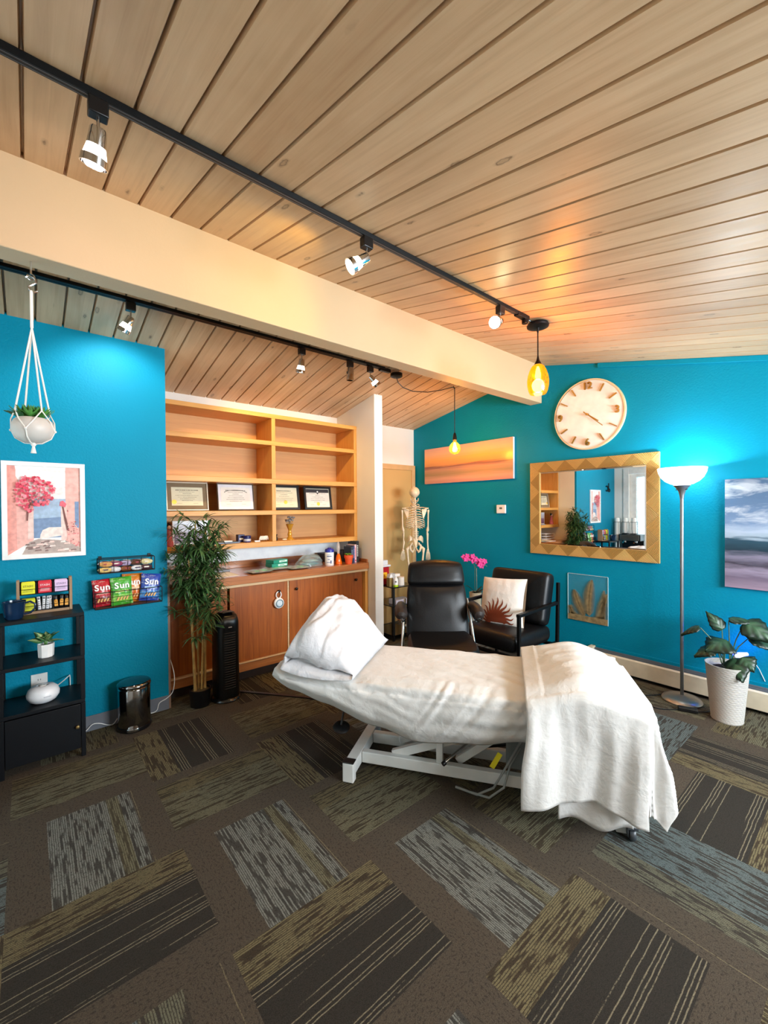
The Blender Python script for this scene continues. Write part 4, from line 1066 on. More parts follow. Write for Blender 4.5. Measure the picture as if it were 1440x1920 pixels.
m_ = MB(); m_.box(ux0+.0225, ux0+.03, uy0+.023, uy1-.023, .05, .317); m_.box(ux1-.0225-.0075, ux1-.0225, uy0+.023, uy1-.023, .05, .317); m_.box(ux0+.023, ux1-.023, uy1-.012, uy1-.004, .05, .317); m_.box(ux0+.0305, ux1-.0305, uy0+.024, uy1-.024, .05, .06); m_.build('cupboard_panel', M_unit, t)
d = MB().box(ux0+.024, ux1-.024, uy0+.001, uy0+.018, .052, .312).build('door', M_unit, t, bevel=.002)
mb = MB(); mb.lathe([(0, 0), (.006, 0), (.007, .004), (.010, .010), (.009, .018), (.0, .020)], (.212, uy0+.001, .185), 18, axis=(0, -1, 0)); mb.build('knob', plain('brass knob', '#b59a63', .3, .9), d)

# mug
t = thing('mug', 'dark navy blue mug at the left end of black shelf unit', 'mug', (-.062, 3.125, .8485))
mx, my, mz = -.062, 3.125, .8485
mb = MB(); mb.lathe([(0, 0), (.036, 0), (.040, .006), (.047, .040), (.052, .090), (.054, .096), (.050, .096), (.045, .05), (.036, .010), (0, .008)], (mx, my, mz), 40); mb.build('body', plain('navy glaze', '#122a47', .15), t)
mb = MB(); mb.tube([(mx+.047, my-.004, mz+.082), (mx+.07, my-.006, mz+.088), (mx+.092, my-.008, mz+.07), (mx+.090, my-.008, mz+.045), (mx+.07, my-.006, mz+.024), (mx+.043, my-.003, mz+.020)], .0055, 10); mb.build('handle', plain('navy glaze', '#122a47', .15), t)

# tea rack and tea packets
t = thing('tea_rack', 'two tier tea bag rack with wooden sides and black bins', 'rack', (.078, 3.24, .8485))
M_rust = wood('rustic grey wood', '#b08f6e', '#8f6f52', 'z', 60, .6)
rx0, rx1, ry0, ry1, rz = -.052, .205, 3.19, 3.27, .8487
for x in (rx0, rx1-.014):
    mb = MB(); mb.prism([(x, ry0, rz), (x, ry1, rz), (x, ry1, rz+.195), (x, ry0+.030, rz+.200), (x, ry0+.012, rz+.195), (x, ry0, rz+.18)], (.014, 0, 0)); mb.build('side_panel', M_rust, t, bevel=.002)
mb = MB(); mb.box(rx0+.0145, rx1-.0145, ry0, ry1, rz, rz+.014); mb.build('bottom_board', wood('rustic wood along', '#b08f6e', '#8f6f52', 'x', 60, .6), t)
mb = MB()
for z in (rz+.0145, rz+.112):
    mb.box(rx0+.0145, rx1-.0145, ry0+.006, ry1, z, z+.003); mb.box(rx0+.0145, rx1-.0145, ry1-.004, ry1, z, z+.07)
    for k in (1, 2): x = rx0+.0145+(rx1-rx0-.029)*k/3; mb.box(x-.002, x+.002, ry0+.008, ry1-.005, z+.003, z+.06)
mb.build('bin', M_unit, t)
mb = MB()
for z in (rz+.046, rz+.144): mb.tube([(rx0+.013, ry0+.004, z), (rx1-.013, ry0+.004, z)], .0014, 6)
mb.build('rail', M_blackm, t)
bw = (rx1-rx0-.029)/3
M_stk = {}
def tea(col, ci, ri, label, lettering=None, ink='#4a5a20', n=3, sub_='#d9d060'):
    x0 = rx0+.0145+bw*ci+.006; z0 = rz+.018+(.0975 if ri else 0); w_ = bw-.013
    t = thing('tea_packets', label, 'tea bags', (x0+w_/2, ry0+.03, z0), group='tea packets in the rack')
    for k in range(n):
        mb = MB(); yy = ry0+.012+.011*k; h_ = .066+.002*k
        mb.box(x0+.001*k, x0+w_-.001*k, yy, yy+.009, z0, z0+h_); p = mb.build('packet', plain('tea packet '+col, col, .5), t, bevel=.003)
        if k == 0 and lettering:
            mb = MB(); mb.text(lettering, .0155, Matrix.Translation((x0+w_/2, yy-.0006, z0+.046)) @ Matrix.Rotation(pi/2, 4, 'X'), .0003, bold=.0003)
            for q in range(3): mb.box(x0+.008+.002*q, x0+w_-.010, yy-.0006, yy-.0002, z0+.012+.006*q, z0+.014+.006*q)
            mb.build('lettering', plain('tea ink '+ink, ink, .6), p)
tea('#e6e22a', 0, 1, 'yellow tea packets in the upper left bin of tea rack', 'STASH', '#8a8420')
tea('#d8283a', 1, 1, 'red tea packets in the upper middle bin of tea rack', 'STASH', '#f6d6d6')
tea('#e3c4e6', 2, 1, 'lilac tea packets in the upper right bin of tea rack', 'STASH', '#8d7a9a')
tea('#d6dc30', 0, 0, 'lime tea packets in lower left bin behind the mug', 'STASH', '#7d8420')
def sticks(ci, cols, label, gold=False):
    x0 = rx0+.0145+bw*ci+.003; z0 = rz+.018; w_ = bw-.006
    t = thing('sachets', label, 'sachets', (x0+w_/2, ry0+.03, z0), group='sachets in the rack')
    n = len(cols)
    for k, c in enumerate(cols):
        ww = w_/n; mb = MB()
        mb.M = Matrix.Translation((x0+ww*(k+.5), ry0+.016+.008*(k % 2), z0)) @ Matrix.Rotation(radians((-4, 3, 5, -3)[k % 4]), 4, 'Y') @ Matrix.Rotation(radians(-8), 4, 'X')
        mb.grid(lambda u, v: V(((u-.5)*ww*.84, -.005*(1-(2*u-1)**2)*min(1, 8*v, 8*(1-v)), v*.076)), 6, 10)
        p = mb.build('sachet', plain('sachet '+c, c, .4), t, solid=.002)
        m2 = MB(); m2.M = mb.M
        if gold: m2.box(-ww*.36, ww*.36, -.0062, -.0048, .010, .042); m2.lathe([(0, 0), (ww*.36, 0), (ww*.3, .001), (0, .001)], (0, -.0052, .042), 12, axis=(0, -1, 0)); mt = plain('amber print', '#e09a26', .4)
        else:
            m2.lathe([(0, 0), (.006, 0), (.006, .0008), (0, .0008)], (0, -.0055, .064), 12, axis=(0, -1, 0))
            for q in range(4): m2.box(-ww*.2, ww*.2, -.0062, -.0050, .012+.011*q, .016+.011*q)
            mt = plain('grey sachet print', '#6a6e74', .6)
        m2.build('printing', mt, p)
sticks(1, ['#e9ebee', '#f2f2f2', '#e4e6ea', '#efefef'], 'white stick sachets in the lower middle bin of tea rack')
sticks(2, ['#1b1714', '#221b15', '#17130f'], 'black and amber sachets in lower right bin of tea rack', True)

# small plant, diffuser, outlet
t = thing('potted_plant', 'small variegated plant in white faceted pot on black shelf unit', 'plant', (.075, 3.17, .5955))
px, py, pz = .075, 3.17, .5957
mb = MB(); mb.lathe([(0, 0), (.036, 0), (.038, .004), (.041, .076), (.037, .076), (.035, .064), (0, .062)], (px, py, pz), 9); mb.build('pot', plain('white faceted pot', '#f1f0ee', .4), t, angle=15)
mb = MB(); mb.lathe([(0, 0), (.034, 0), (0, .006)], (px, py, pz+.063), 16); mb.build('soil', plain('potting soil', '#33261c', .95), t)
def leafmat(name, dark, light, sc=1.0, edge=.22):
    if name in MATS: return MATS[name]
    t = NT(name); uvn = t.n('ShaderNodeUVMap', uv_map='UVMap'); u, v, _ = t.sep(uvn.outputs[0])
    rib = t.math('SINE', t.math('MULTIPLY', t.math('ADD', u, t.math('MULTIPLY', t.math('ABSOLUTE', t.math('SUBTRACT', v, .5)), -.8)), 40*sc))
    mid = t.math('SUBTRACT', .5, t.math('ABSOLUTE', t.math('SUBTRACT', v, .5)))
    k = t.math('ADD', t.math('MULTIPLY', mid, 1.6), t.math('MULTIPLY', rib, edge))
    col = t.ramp(k, [(.25, srgb(dark)), (.75, srgb(light))]); t.bump(rib, .25, .003)
    MATS[name] = t.done(col, .42, 0, .45); return t.m
def leaf(mb, base, tip, up, width, droop=.2, fold=.15, nu=10, nv=6, shape=.75, split=0):
    base, tip = V(base), V(tip); d = tip-base; L = d.length; d.normalize()
    s_ = d.cross(V(up)); s_ = s_.normalized() if s_.length > 1e-4 else V((1, 0, 0)); n = s_.cross(d)
    def P(u, v):
        w_ = width*(sin(pi*min(1, u*.96+.03)**shape))*(1-.12*split*abs(sin(u*pi*5))*1.0)
        q = (2*v-1)
        return base+d*(L*u)+s_*(q*w_*.5)+n*(-droop*L*u*u+droop*L*.5*u - fold*width*(1-q*q)*-.5)
    mb.grid(P, nu, nv)
mb = MB(); rr = random.Random(5)
for k in range(15):
    a = k*2.4+.3; el = rr.uniform(.15, 1.15); r = rr.uniform(.055, .075)
    b = V((px+.012*cos(a), py+.012*sin(a), pz+.078+.03*sin(el))); tp = b+V((cos(a)*cos(el)*r, sin(a)*cos(el)*r*.8, sin(el)*r*.8))
    leaf(mb, b, tp, (.3*cos(a+1.5), .3*sin(a+1.5)-.3, 1), .048, .35, .15, shape=.6)
mb.build('leaves', leafmat('variegated leaf', '#24663a', '#cfe09a', 1, .1), t)
mb = MB()
for k in range(11):
    a = k*2.4+.3; mb.tube([(px+.004*cos(a), py+.004*sin(a), pz+.066), (px+.012*cos(a), py+.012*sin(a), pz+.10)], .0018, 5)
mb.build('stems', plain('pale green stem', '#6f9a54', .5), t)
t = thing('aroma_diffuser', 'round white aroma diffuser on the lower open shelf', 'diffuser', (.06, 3.19, .3385))
mb = MB(); prof = [(0, .0), (.046, 0), (.062, .010), (.076, .032), (.078, .05), (.070, .074), (.052, .090), (.030, .094), (.024, .089), (.0, .089)]
mb.lathe(prof, (.06, 3.17, .3387), 44); mb.build('body', plain('white speckled plastic', '#e8eaee', .35), t)
mb = MB(); mb.lathe([(0, .0892), (.017, .0892), (.018, .093), (.013, .096), (.004, .096), (.003, .092), (0, .092)], (.06, 3.17, .3387), 28); mb.build('mist_nozzle', M_wht, t)
mb = MB()
for q in range(6): a = radians(-88+q*4.5); mb.box(.06+.0775*cos(a)-.0018, .06+.0775*cos(a)+.0018, 3.17+.0775*sin(a)-.0006, 3.17+.0775*sin(a)+.0004, .380, .3855)
mb.build('printing', plain('pale grey print', '#a9b0ba', .6), t)
t = thing('wall_outlet', 'white wall outlet plate behind the aroma diffuser', 'outlet', (.046, YL, .385))
m = mk(WL(.046, .385, .0005)); m.box(-.040, .040, -.058, .058, 0, .006); m.build('plate', M_wht, t, bevel=.002)
m = mk(WL(.046, .385, .0005))
for y in (-.022, .022):
    for x in (-.007, .005): m.box(x, x+.0025, y-.005, y+.005, .0061, .0066)
m.build('slot', M_dark, t)
PCORD = floor_tube([(.125, 3.24, .385), (.16, 3.29, .392), (.19, 3.335, .40), (.198, 3.357, .38), (.20, 3.360, .2), (.22, 3.357, .03), (.27, 3.352, .012), (.31, 3.350, .045), (.35, 3.350, .04), (.40, 3.352, .012), (.43, 3.354, .010), (.47, 3.356, .05), (.55, 3.357, .05), (.64, 3.355, .012), (.69, 3.354, .016), (.71, 3.355, .065), (.76, 3.357, .085), (.80, 3.352, .13), (.812, 3.365, .24), (.80, 3.45, .35)], .003)
tag(PCORD.build('power_cord', M_wht), 'thin white cord running along the grey baseboard behind bin', 'cord')

# wire baskets
def basket(name, label, x0, x1, z0, z1, dp, nx, nz, extra=0):
    t = thing(name, label, 'basket', ((x0+x1)/2, YL, z0), group='wire wall baskets')
    y1, y0 = YL-.004, YL-dp; r = .0022
    mb = MB(); mb.tube([(x0, y0, z1), (x1, y0, z1), (x1, y1, z1), (x0, y1, z1)], r*1.3, 6, closed=True); mb.tube([(x0, y0, z0), (x1, y0, z0), (x1, y1, z0), (x0, y1, z0)], r*1.3, 6, closed=True)
    for x, y in ((x0, y0), (x1, y0), (x1, y1), (x0, y1)): mb.tube([(x, y, z0), (x, y, z1)], r*1.3, 6)
    mb.build('frame', M_blackm, t)
    for k in range(1, nx): x = x0+(x1-x0)*k/nx; MB().tube([(x, y0, z1), (x, y0, z0), (x, y1, z0)], r*.8, 5).build('wire', M_blackm, t)
    for k in range(1, nz): z = z0+(z1-z0)*k/nz; MB().tube([(x0, y1, z), (x0, y0, z), (x1, y0, z), (x1, y1, z)], r*.7, 5).build('wire', M_blackm, t)
    mb = MB(); mb.box(x0+.003, x1-.003, y0+.003, y1-.002, z0-.0015, z0+.0015); mb.build('bottom_board', plain('basket board', '#6b4a3a', .6), t)
    mb = MB()
    for x in (x0+.006, x1-.024): mb.box(x, x+.018, y1-.004, y1+.0035, z1-.012, z1+.014)
    mb.build('bracket', M_blackm, t)
basket('wire_basket', 'small black wire wall basket full of snack bars', .352, .672, 1.037, 1.128, .10, 4, 1)
basket('wire_basket', 'larger black wire wall basket holding four chip bags', .325, .712, .812, .915, .12, 4, 3)
# snack bars
cols = ['#e8c27a', '#e9e2ea', '#7a4a2c', '#f0eae0', '#4a3038', '#d9a060', '#dcd6e2', '#8a3a5a', '#e6b26a', '#b9a6c4', '#efe2c0', '#5a3a2a', '#cfa4a0', '#e9d29a']
rr = random.Random(12)
k = 0
for lay in range(2):
    for q in range(5):
        for dy in (0, 1):
            x = .385+.061*q+rr.uniform(-.008, .008); z = 1.0395+.0365*lay; y = YL-.073+.042*dy; c = cols[k % len(cols)]
            if dy == 1 and lay == 0: continue
            where = ('bottom', 'top')[lay]; names = ('leftmost', 'second from left', 'middle', 'second from right', 'rightmost')[q]
            fb = ('front', 'back')[dy]
            cn = {'#e8c27a': 'golden', '#e9e2ea': 'white', '#7a4a2c': 'brown', '#f0eae0': 'cream', '#4a3038': 'dark plum', '#d9a060': 'tan', '#dcd6e2': 'pale lilac', '#8a3a5a': 'maroon', '#e6b26a': 'amber', '#b9a6c4': 'mauve', '#efe2c0': 'pale yellow', '#5a3a2a': 'chocolate brown', '#cfa4a0': 'dusty pink', '#e9d29a': 'straw'}[c]
            t = thing('snack_bar', '%s wrapped snack bar, %s in %s row at basket %s' % (cn, names, where, fb), 'snack bar', (x, y, z), group='snack bars in the small basket')
            mb = MB(); pack(mb, x, y, z, .078, .038, .034, rr.uniform(-.3, .3), 10); mb.build('wrapper', plain('wrapper '+c, c, .3, var=.35, vscale=60), t)
            mb = MB(); mb.box(x-.014, x+.016, y-.0195, y-.0180, z+.015, z+.023); mb.box(x-.018, x+.012, y-.010, y+.010, z+.0342, z+.0349); mb.build('printing', plain('wrapper print %d' % (k % 3), ('#3a2440', '#e9dfd0', '#a0303a')[k % 3], .5), t)
            k += 1
# chip bags
def chipbag(label, x, y, w_, h_, col, col2, tilt, second, lean=6, sw=.6):
    t = thing('chip_bag', label, 'chip bag', (x, y, .8195), group='chip bags in the basket')
    Mx = Matrix.Translation((x, y, .8195)) @ Matrix.Rotation(radians(tilt), 4, 'Y') @ Matrix.Rotation(radians(-lean), 4, 'X')
    def front(u, v):
        e = (1-abs(2*u-1)**2.5)*(1-abs(2*v-1)**3)
        return V(((u-.5)*w_*(1-.05*sin(pi*v)), -.024*max(0, e)**.6+.002*noise.noise(V((u*5, v*7, x*9)))*6*e*.5, v*h_))
    m = mk(Mx); m.grid(front, 16, 16); m.grid(lambda u, v: V((front(1-u, v).x, -front(1-u, v).y*.8, v*h_)), 16, 16)
    tb = NT('chip bag '+col); uvn = tb.n('ShaderNodeUVMap', uv_map='UVMap'); u, v, _ = tb.sep(uvn.outputs[0])
    nz = tb.noise(tb.coord(), 26, 3); vv = tb.math('ADD', v, tb.math('MULTIPLY', tb.math('SUBTRACT', nz, .5), .16))
    c = tb.ramp(vv, [(.10, srgb(col)), (.16, srgb(col2)), (.34, srgb(col2)), (.42, srgb(col))])
    sw_ = tb.noise(tb.comb(tb.math('MULTIPLY', u, 5), tb.math('MULTIPLY', v, 14), 2), 1, 3, .6, 1.5)
    c = tb.mix(tb.math('MULTIPLY', tb.ramp(sw_, [(.55, (0, 0, 0)), (.62, (1, 1, 1))]), .35), c, srgb('#f4e6d0'))
    m.build('bag', tb.done(c, .28, 0, .6), t)
    R = Matrix.Rotation(pi/2, 4, 'X')
    for q, chr_ in enumerate('Sun'):
        m = mk(Mx); m.text(chr_, .053, Matrix.Translation(((q-1)*.0300, -.0288, h_*.70)) @ R, .001, bold=.0014); m.build('letter', plain('white bag ink', '#fbf7ee', .4), t)
    m = mk(Mx)
    for q in range(4): m.bar((-.030+.017*q, -.0285, h_*.18), (-.020+.017*q, -.0285, h_*.30), .009, .002, up=(0, 1, 0))
    m.build('chip_picture', plain('chip gold', '#d9a050', .5), t)
    m = mk(Mx); m.box(-w_*.32, w_*.30, -.0268, -.0258, h_*.46, h_*.53); m.build('flavour_band', plain('band '+second, second, .4), t)
chipbag('red chip bag leftmost in the larger wire basket', .375, YL-.070, .105, .175, '#c41f30', '#8a1522', -3, '#e7a08a')
chipbag('bright green chip bag at front of the larger wire basket', .480, YL-.090, .125, .182, '#46a832', '#8ad04a', -2, '#d9ec6a')
chipbag('orange chip bag behind the green one in wire basket', .545, YL-.035, .125, .192, '#e8872a', '#d9651a', 2, '#f3c48a')
chipbag('blue chip bag rightmost in the larger wire basket', .640, YL-.070, .125, .185, '#2a4aa8', '#3f8ad0', 7, '#9ac4ea')

# pedal bin
t = thing('pedal_bin', 'small polished steel pedal bin by the grey baseboard', 'bin', (.535, 3.245, 0))
bx, by = .535, 3.245
M_pol = plain('polished dark steel', '#8e8c8a', .12, 1)
mb = MB(); mb.lathe([(0, .024), (.094, .024), (.096, .03), (.096, .268), (.094, .272), (0, .272)], (bx, by, 0), 56); mb.build('body', M_pol, t)
mb = MB(); mb.lathe([(0, .001), (.098, .001), (.101, .006), (.100, .024), (.0, .0245)], (bx, by, 0), 48); mb.build('base_ring', M_black, t)
mb = MB(); mb.lathe([(0, .2722), (.0975, .2722), (.0985, .277), (.097, .279), (0, .279)], (bx, by, 0), 56); mb.build('rim_band', M_chrome, t)
mb = MB(); mb.lathe([(0, .2795), (.099, .2795), (.101, .285), (.099, .298), (.090, .306), (.05, .313), (0, .315)], (bx, by, 0), 56); mb.build('lid', M_pol, t)
a = radians(-105); pxx, pyy = bx+.1*cos(a), by+.1*sin(a)
mb = MB(); mb.M = Matrix.Translation((pxx, pyy, .012)) @ Matrix.Rotation(a+pi/2, 4, 'Z'); mb.lathe([(0, 0), (.030, 0), (.034, .006), (.030, .016), (0, .018)], (0, 0, 0), 24, 1.1, .55); mb.build('pedal', M_chrome, t)

# tower air purifier
t = thing('air_purifier', 'tall black tower air purifier in front of cabinet', 'air purifier', (1.155, 3.27, 0))
ax, ay = 1.155, 3.275
mb = MB()
def tower(u, v):
    th = 2*pi*u; z = .03+.635*v
    top = sqrt(max(0, 1-max(0, (v-.86)/.14)**2)) if v > .86 else 1
    x = .088*abs(cos(th))**.55*(1 if cos(th) >= 0 else -1); y = .098*abs(sin(th))**.7*(1 if sin(th) >= 0 else -1)
    sh = .3+.7*top
    return V((ax+x*(.55+.45*top), ay+y*sh+.0, z+.018*0))
mb.grid(tower, 48, 26, cu=True); 
mb.lathe([(.0, .664), (.030, .6645), (.045, .664)], (ax, ay, 0), 24, cap=False)
mb.build('housing', plain('gloss black plastic', '#0b0b0c', .28), t)
mb = MB(); mb.lathe([(0, .001), (.108, .001), (.112, .008), (.104, .022), (.09, .030), (0, .0305)], (ax, ay, 0), 48, 1, 1.0); mb.build('base', plain('gloss black base', '#101012', .15), t)
mb = MB()
for k in range(24):
    z = .10+.018*k; mb.grid(lambda u, v: V((ax-.072+.144*u, ay-.0975-.0025+.030*(abs(2*u-1)**3), z+.008*v)), 10, 1)
mb.build('grille', plain('dark grille', '#1a1a1c', .5), t, solid=.003)
mb = MB(); mb.box(ax-.012, ax+.014, ay-.1005, ay-.0985, .560, .566); mb.build('badge', plain('pale badge', '#c9c9c9', .4), t)
mb = MB(); mb.grid(lambda u, v: V((ax-.045+.09*u, ay-.03-.045*v, .6655+.010*sin(pi*u)*(1-.5*v)+.001)), 10, 4); mb.build('control_panel', plain('panel black', '#1c1c1f', .2), t, solid=.003)
mb = MB(); mb.bar((1.27, 3.31, .005), (1.62, 2.86, .005), .024, .008); mb.bar((1.62, 2.86, .005), (1.80, 2.55, .005), .024, .008)
tag(mb.build('cable_cover', M_black), 'black flat cable cover strip running from air purifier to treatment table', 'cable cover')

# bamboo
t = thing('bamboo_plant', 'tall artificial bamboo plant in black pot beside the teal partition', 'plant', (.965, 3.28, 0))
bx, by = .965, 3.275
mb = MB(); mb.lathe([(0, .001), (.062, .001), (.066, .006), (.074, .128), (.069, .128), (.066, .115), (0, .113)], (bx, by, 0), 36); mb.build('pot', M_black, t)
mb = MB(); mb.lathe([(0, .1135), (.065, .1135), (.03, .122), (0, .124)], (bx, by, 0), 24); mb.build('moss', plain('brown moss', '#5a4a2c', .95, bump=.5), t)
def cl(p):
    p = V(p); 
    if p.z < 1.2 and p.x < .738: p.x = .738
    if p.z < .70 and p.x > 1.045 and p.y > 3.15: p.x = 1.045
    if p.x < .80: p.y = min(p.y, 3.345)
    else: p.y = min(p.y, 3.455)
    return p
canes = [((-.034, -.005), (-.075, .0), 1.22, .0115), ((-.006, .012), (-.012, .03), 1.36, .009), ((.008, -.01), (.035, -.05), 1.28, .008), ((.034, .0), (.060, .02), 1.32, .0105)]
rr = random.Random(21)
M_cane = plain('bamboo cane', '#b08a4c', .5, var=.25, vscale=20); M_bleaf = leafmat('bamboo leaf', '#274a24', '#5c7d44', .2, .03)
for ci, (b0, b1, h_, r) in enumerate(canes):
    pts, rs = [], []
    for k in range(23):
        s = k/22; z = .118+(h_-.118)*s
        pts.append((bx+b0[0]+(b1[0]-b0[0])*s, by+b0[1]+(b1[1]-b0[1])*s, z)); rs.append((r*(1.0 if k % 3 else 1.16))*(1-.55*s))
    mb = MB(); mb.tube(pts, rs, 9); cane = mb.build('cane', M_cane, t)
    mb = MB(); tw = MB()
    for k in range(58):
        s = (.32+.68*rr.random()**.8) if ci != 3 else rr.uniform(.45, 1); z = .118+(h_-.118)*s
        p = V((bx+b0[0]+(b1[0]-b0[0])*s, by+b0[1]+(b1[1]-b0[1])*s, z))
        a = rr.uniform(0, 2*pi); l = rr.uniform(.05, .165)*(1.0 if s > .45 else .9)
        q = cl(p+V((cos(a)*l, sin(a)*l*.85, l*rr.uniform(.3, 1.1)))); tw.tube([p, (p+q)/2+V((0, 0, .012)), q], [.0022, .0016, .001], 5)
        for j in range(rr.randint(8, 12)):
            aa = a+rr.uniform(-1.6, 1.6); L = rr.uniform(.075, .135); el = rr.uniform(-.6, .8)
            st = p.lerp(q, rr.uniform(.55, 1.0)); tip = cl(st+V((cos(aa)*cos(el)*L, sin(aa)*cos(el)*L*.9, sin(el)*L)))
            if (tip-st).length < .03: continue
            leaf(mb, st, tip, (0, 0, 1), rr.uniform(.012, .020), rr.uniform(.2, .8), .1, 6, 2, .8)
    tw.build('twigs', plain('green twig', '#5d7a3c', .6), t)
    for v_ in mb.bm.verts:
        c2 = cl(v_.co); v_.co = c2
    mb.build('foliage', M_bleaf, t, recalc=False)
# ---------------------------------------------------------------- treatment table (local x runs head to foot, y away from the viewer)
TLOC, TROT = (1.31, 1.85, 0), atan2(-.8305, .557)
def nz3(x, y, z): return noise.noise(V((x, y, z)))
def sstep(a, b, x): x = max(0, min(1, (x-a)/(b-a))); return x*x*(3-2*x)
t = thing('treatment_table', 'padded treatment table on white steel lift frame under white sheets', 'treatment table', TLOC, TROT, world=False)
M_wsteel = plain('white enamel steel', '#d9dad6', .4, var=.1, vscale=8)
def lb(name, args, m, **k): return MB().box(*args).build(name, m, t, **k)
lb('cross_beam', (-.03, .03, .0, .43, .035, .100), M_wsteel, bevel=.004); lb('cross_beam', (1.27, 1.33, .0, .43, .035, .100), M_wsteel, bevel=.004)
for x in (0, 1.30):
    for y in (-.02, .45):
        lb('foot', (x-.031, x+.031, y-.022, y+.022, .004, .104), M_wsteel, bevel=.005)
        lb('foot_cap', (x-.032, x+.032, y-.023, y+.023, .1045, .112), M_black, bevel=.003)
for y in (.112, .318): lb('base_rail', (.032, 1.268, y-.02, y+.02, .040, .100), M_wsteel, bevel=.004)
lb('upright_post', (.445, .480, .098, .126, .1005, .34), M_wsteel, bevel=.003)
for y in (-.02, .41): lb('top_rail', (.12, 1.36, y-.018, y+.018, .385, .425), M_wsteel, bevel=.003)
for y in (.14, .29):
    mb = MB(); mb.bar((.20, y, .09), (1.0, y, .40), .03, .045); mb.build('lift_arm', M_wsteel, t, bevel=.003)
    mb = MB(); mb.bar((.55, y+.03, .09), (.95, y+.03, .40), .03, .04); mb.build('lift_arm', M_wsteel, t, bevel=.003)
lb('motor_box', (.80, .98, .14, .30, .102, .27), plain('grey motor housing', '#6d716f', .5), bevel=.01)
mb = MB(); mb.tube([(.70, .22, .18), (.98, .22, .24)], .025, 14); mb.build('actuator', M_black, t)
mb = MB(); mb.tube([(.50, .03, .150), (.62, .16, .215)], .007, 10); mb.build('release_lever', M_chrome, t)
mb = MB(); mb.tube([(.492, .020, .146), (.502, .032, .151)], .012, 12); mb.build('lever_tip', M_black, t)
mb = MB(); mb.tube([(-.06, .02, .27), (-.04, .08, .46)], .006, 8); mb.lathe([(0, 0), (.042, .002), (.046, .010), (.034, .018), (0, .020)], (-.06, .02, .255), 28, axis=(.2, -.3, 1)); mb.build('height_lever', M_black, t)
mb = MB()
mb.tube([(.55, .07, .010), (.66, .04, .008), (.74, .05, .05), (.80, .07, .15), (.86, .12, .24), (.90, .18, .28)], .006, 8)
mb.tube([(.62, .05, .009), (.72, .03, .010), (.79, .05, .06), (.82, .08, .16), (.87, .14, .22)], .006, 8); mb.build('cable', plain('grey cable', '#8d8f8a', .5), t)
mb = MB(); mb.M = Matrix.Translation((.76, -.01, .235)) @ Matrix.Rotation(radians(28), 4, 'Y'); mb.box(-.012, .012, -.001, .001, -.055, .03); mb.build('warning_tag', plain('yellow tag', '#e0d21e', .5), t)
mb = MB(); mb.tube([(.70, .05, .295), (.80, .07, .30)], .006, 8); mb.build('cable_end', plain('copper ochre', '#b98a52', .5), t)
mb = MB(); mb.lathe([(0, -.012), (.022, -.012), (.026, -.006), (.026, .006), (.022, .012), (0, .012)], (1.326, -.065, .027), 24, axis=(1, 0, 0)); mb.box(1.306, 1.346, -.085, -.045, .055, .065); mb.box(1.306, 1.310, -.080, -.05, .02, .06); mb.build('caster', plain('grey caster', '#3d4247', .4), t)
mb = MB(); mb.box(1.31, 1.342, -.08, -.045, .065, .10); mb.build('caster_bracket', M_wsteel, t)
lb('mattress', (-.30, 1.36, -.045, .475, .47, .552), plain('mattress vinyl', '#c9c5ba', .5), bevel=.03, seg=3)

def cloth(name, col, bs=55, st=.25):
    t = NT(name); co = t.coord(); n1 = t.noise(co, 15, 3, .55, .35); n2 = t.noise(co, 260, 2, .6)
    t.bump(t.math('ADD', t.math('MULTIPLY', n1, 1.0), t.math('MULTIPLY', n2, .05)), st, .03)
    return t.done(srgb(col), .85, 0, .2, Sheen_Weight=.15)
M_sheet = cloth('white cotton sheet', '#d6d4d0', st=.22); M_case = cloth('white pillowcase', '#d8d8dc', st=.3)
ZT = .578
zb_pts = [(-.43, .47), (-.30, .43), (-.13, .40), (.16, .322), (.376, .272), (.65, .300), (.89, .345), (1.5, .35)]
def zlow(x):
    for (a, za), (b, zb) in zip(zb_pts, zb_pts[1:]):
        if x <= b: k = sstep(0, 1, (x-a)/(b-a)); return za+(zb-za)*k
    return .35
def sheet_profile(x, v):
    # v 0..1 : lower front edge -> front side -> top -> back side
    zl = zlow(x); s0, s1 = -.088, .518; side = ZT-zl
    Ls, Lt = side, s1-s0
    tot = Ls+Lt+.22; d = v*tot; r = .055
    if d < Ls:
        k = d/Ls; z = zl+side*k
        y = s0-.030*sin(pi*min(1, k*1.0)**.8)*1.0+.055*(1-k)**2.2
        if k > .72: y += .0
        nrm = V((0, -1, .2))
    elif d < Ls+Lt:
        k = (d-Ls)/Lt; y = s0+(s1-s0)*k; z = ZT; nrm = V((0, 0, 1))
    else:
        k = (d-Ls-Lt)/.22; y = s1+.012*sin(pi*k); z = ZT-.22*k; nrm = V((0, 1, .1))
    # round the shoulders
    if d >= Ls-.05 and d < Ls+.07:
        k = (d-(Ls-.05))/.12; z = min(z, ZT)-.020*(1-k)*(k)*4*.6-.012*(1-k)
    if Ls+Lt-.06 < d < Ls+Lt+.05: z -= .016*sin(pi*(d-(Ls+Lt-.06))/.11)
    return V((0, y, z)), nrm, d, Ls, Lt
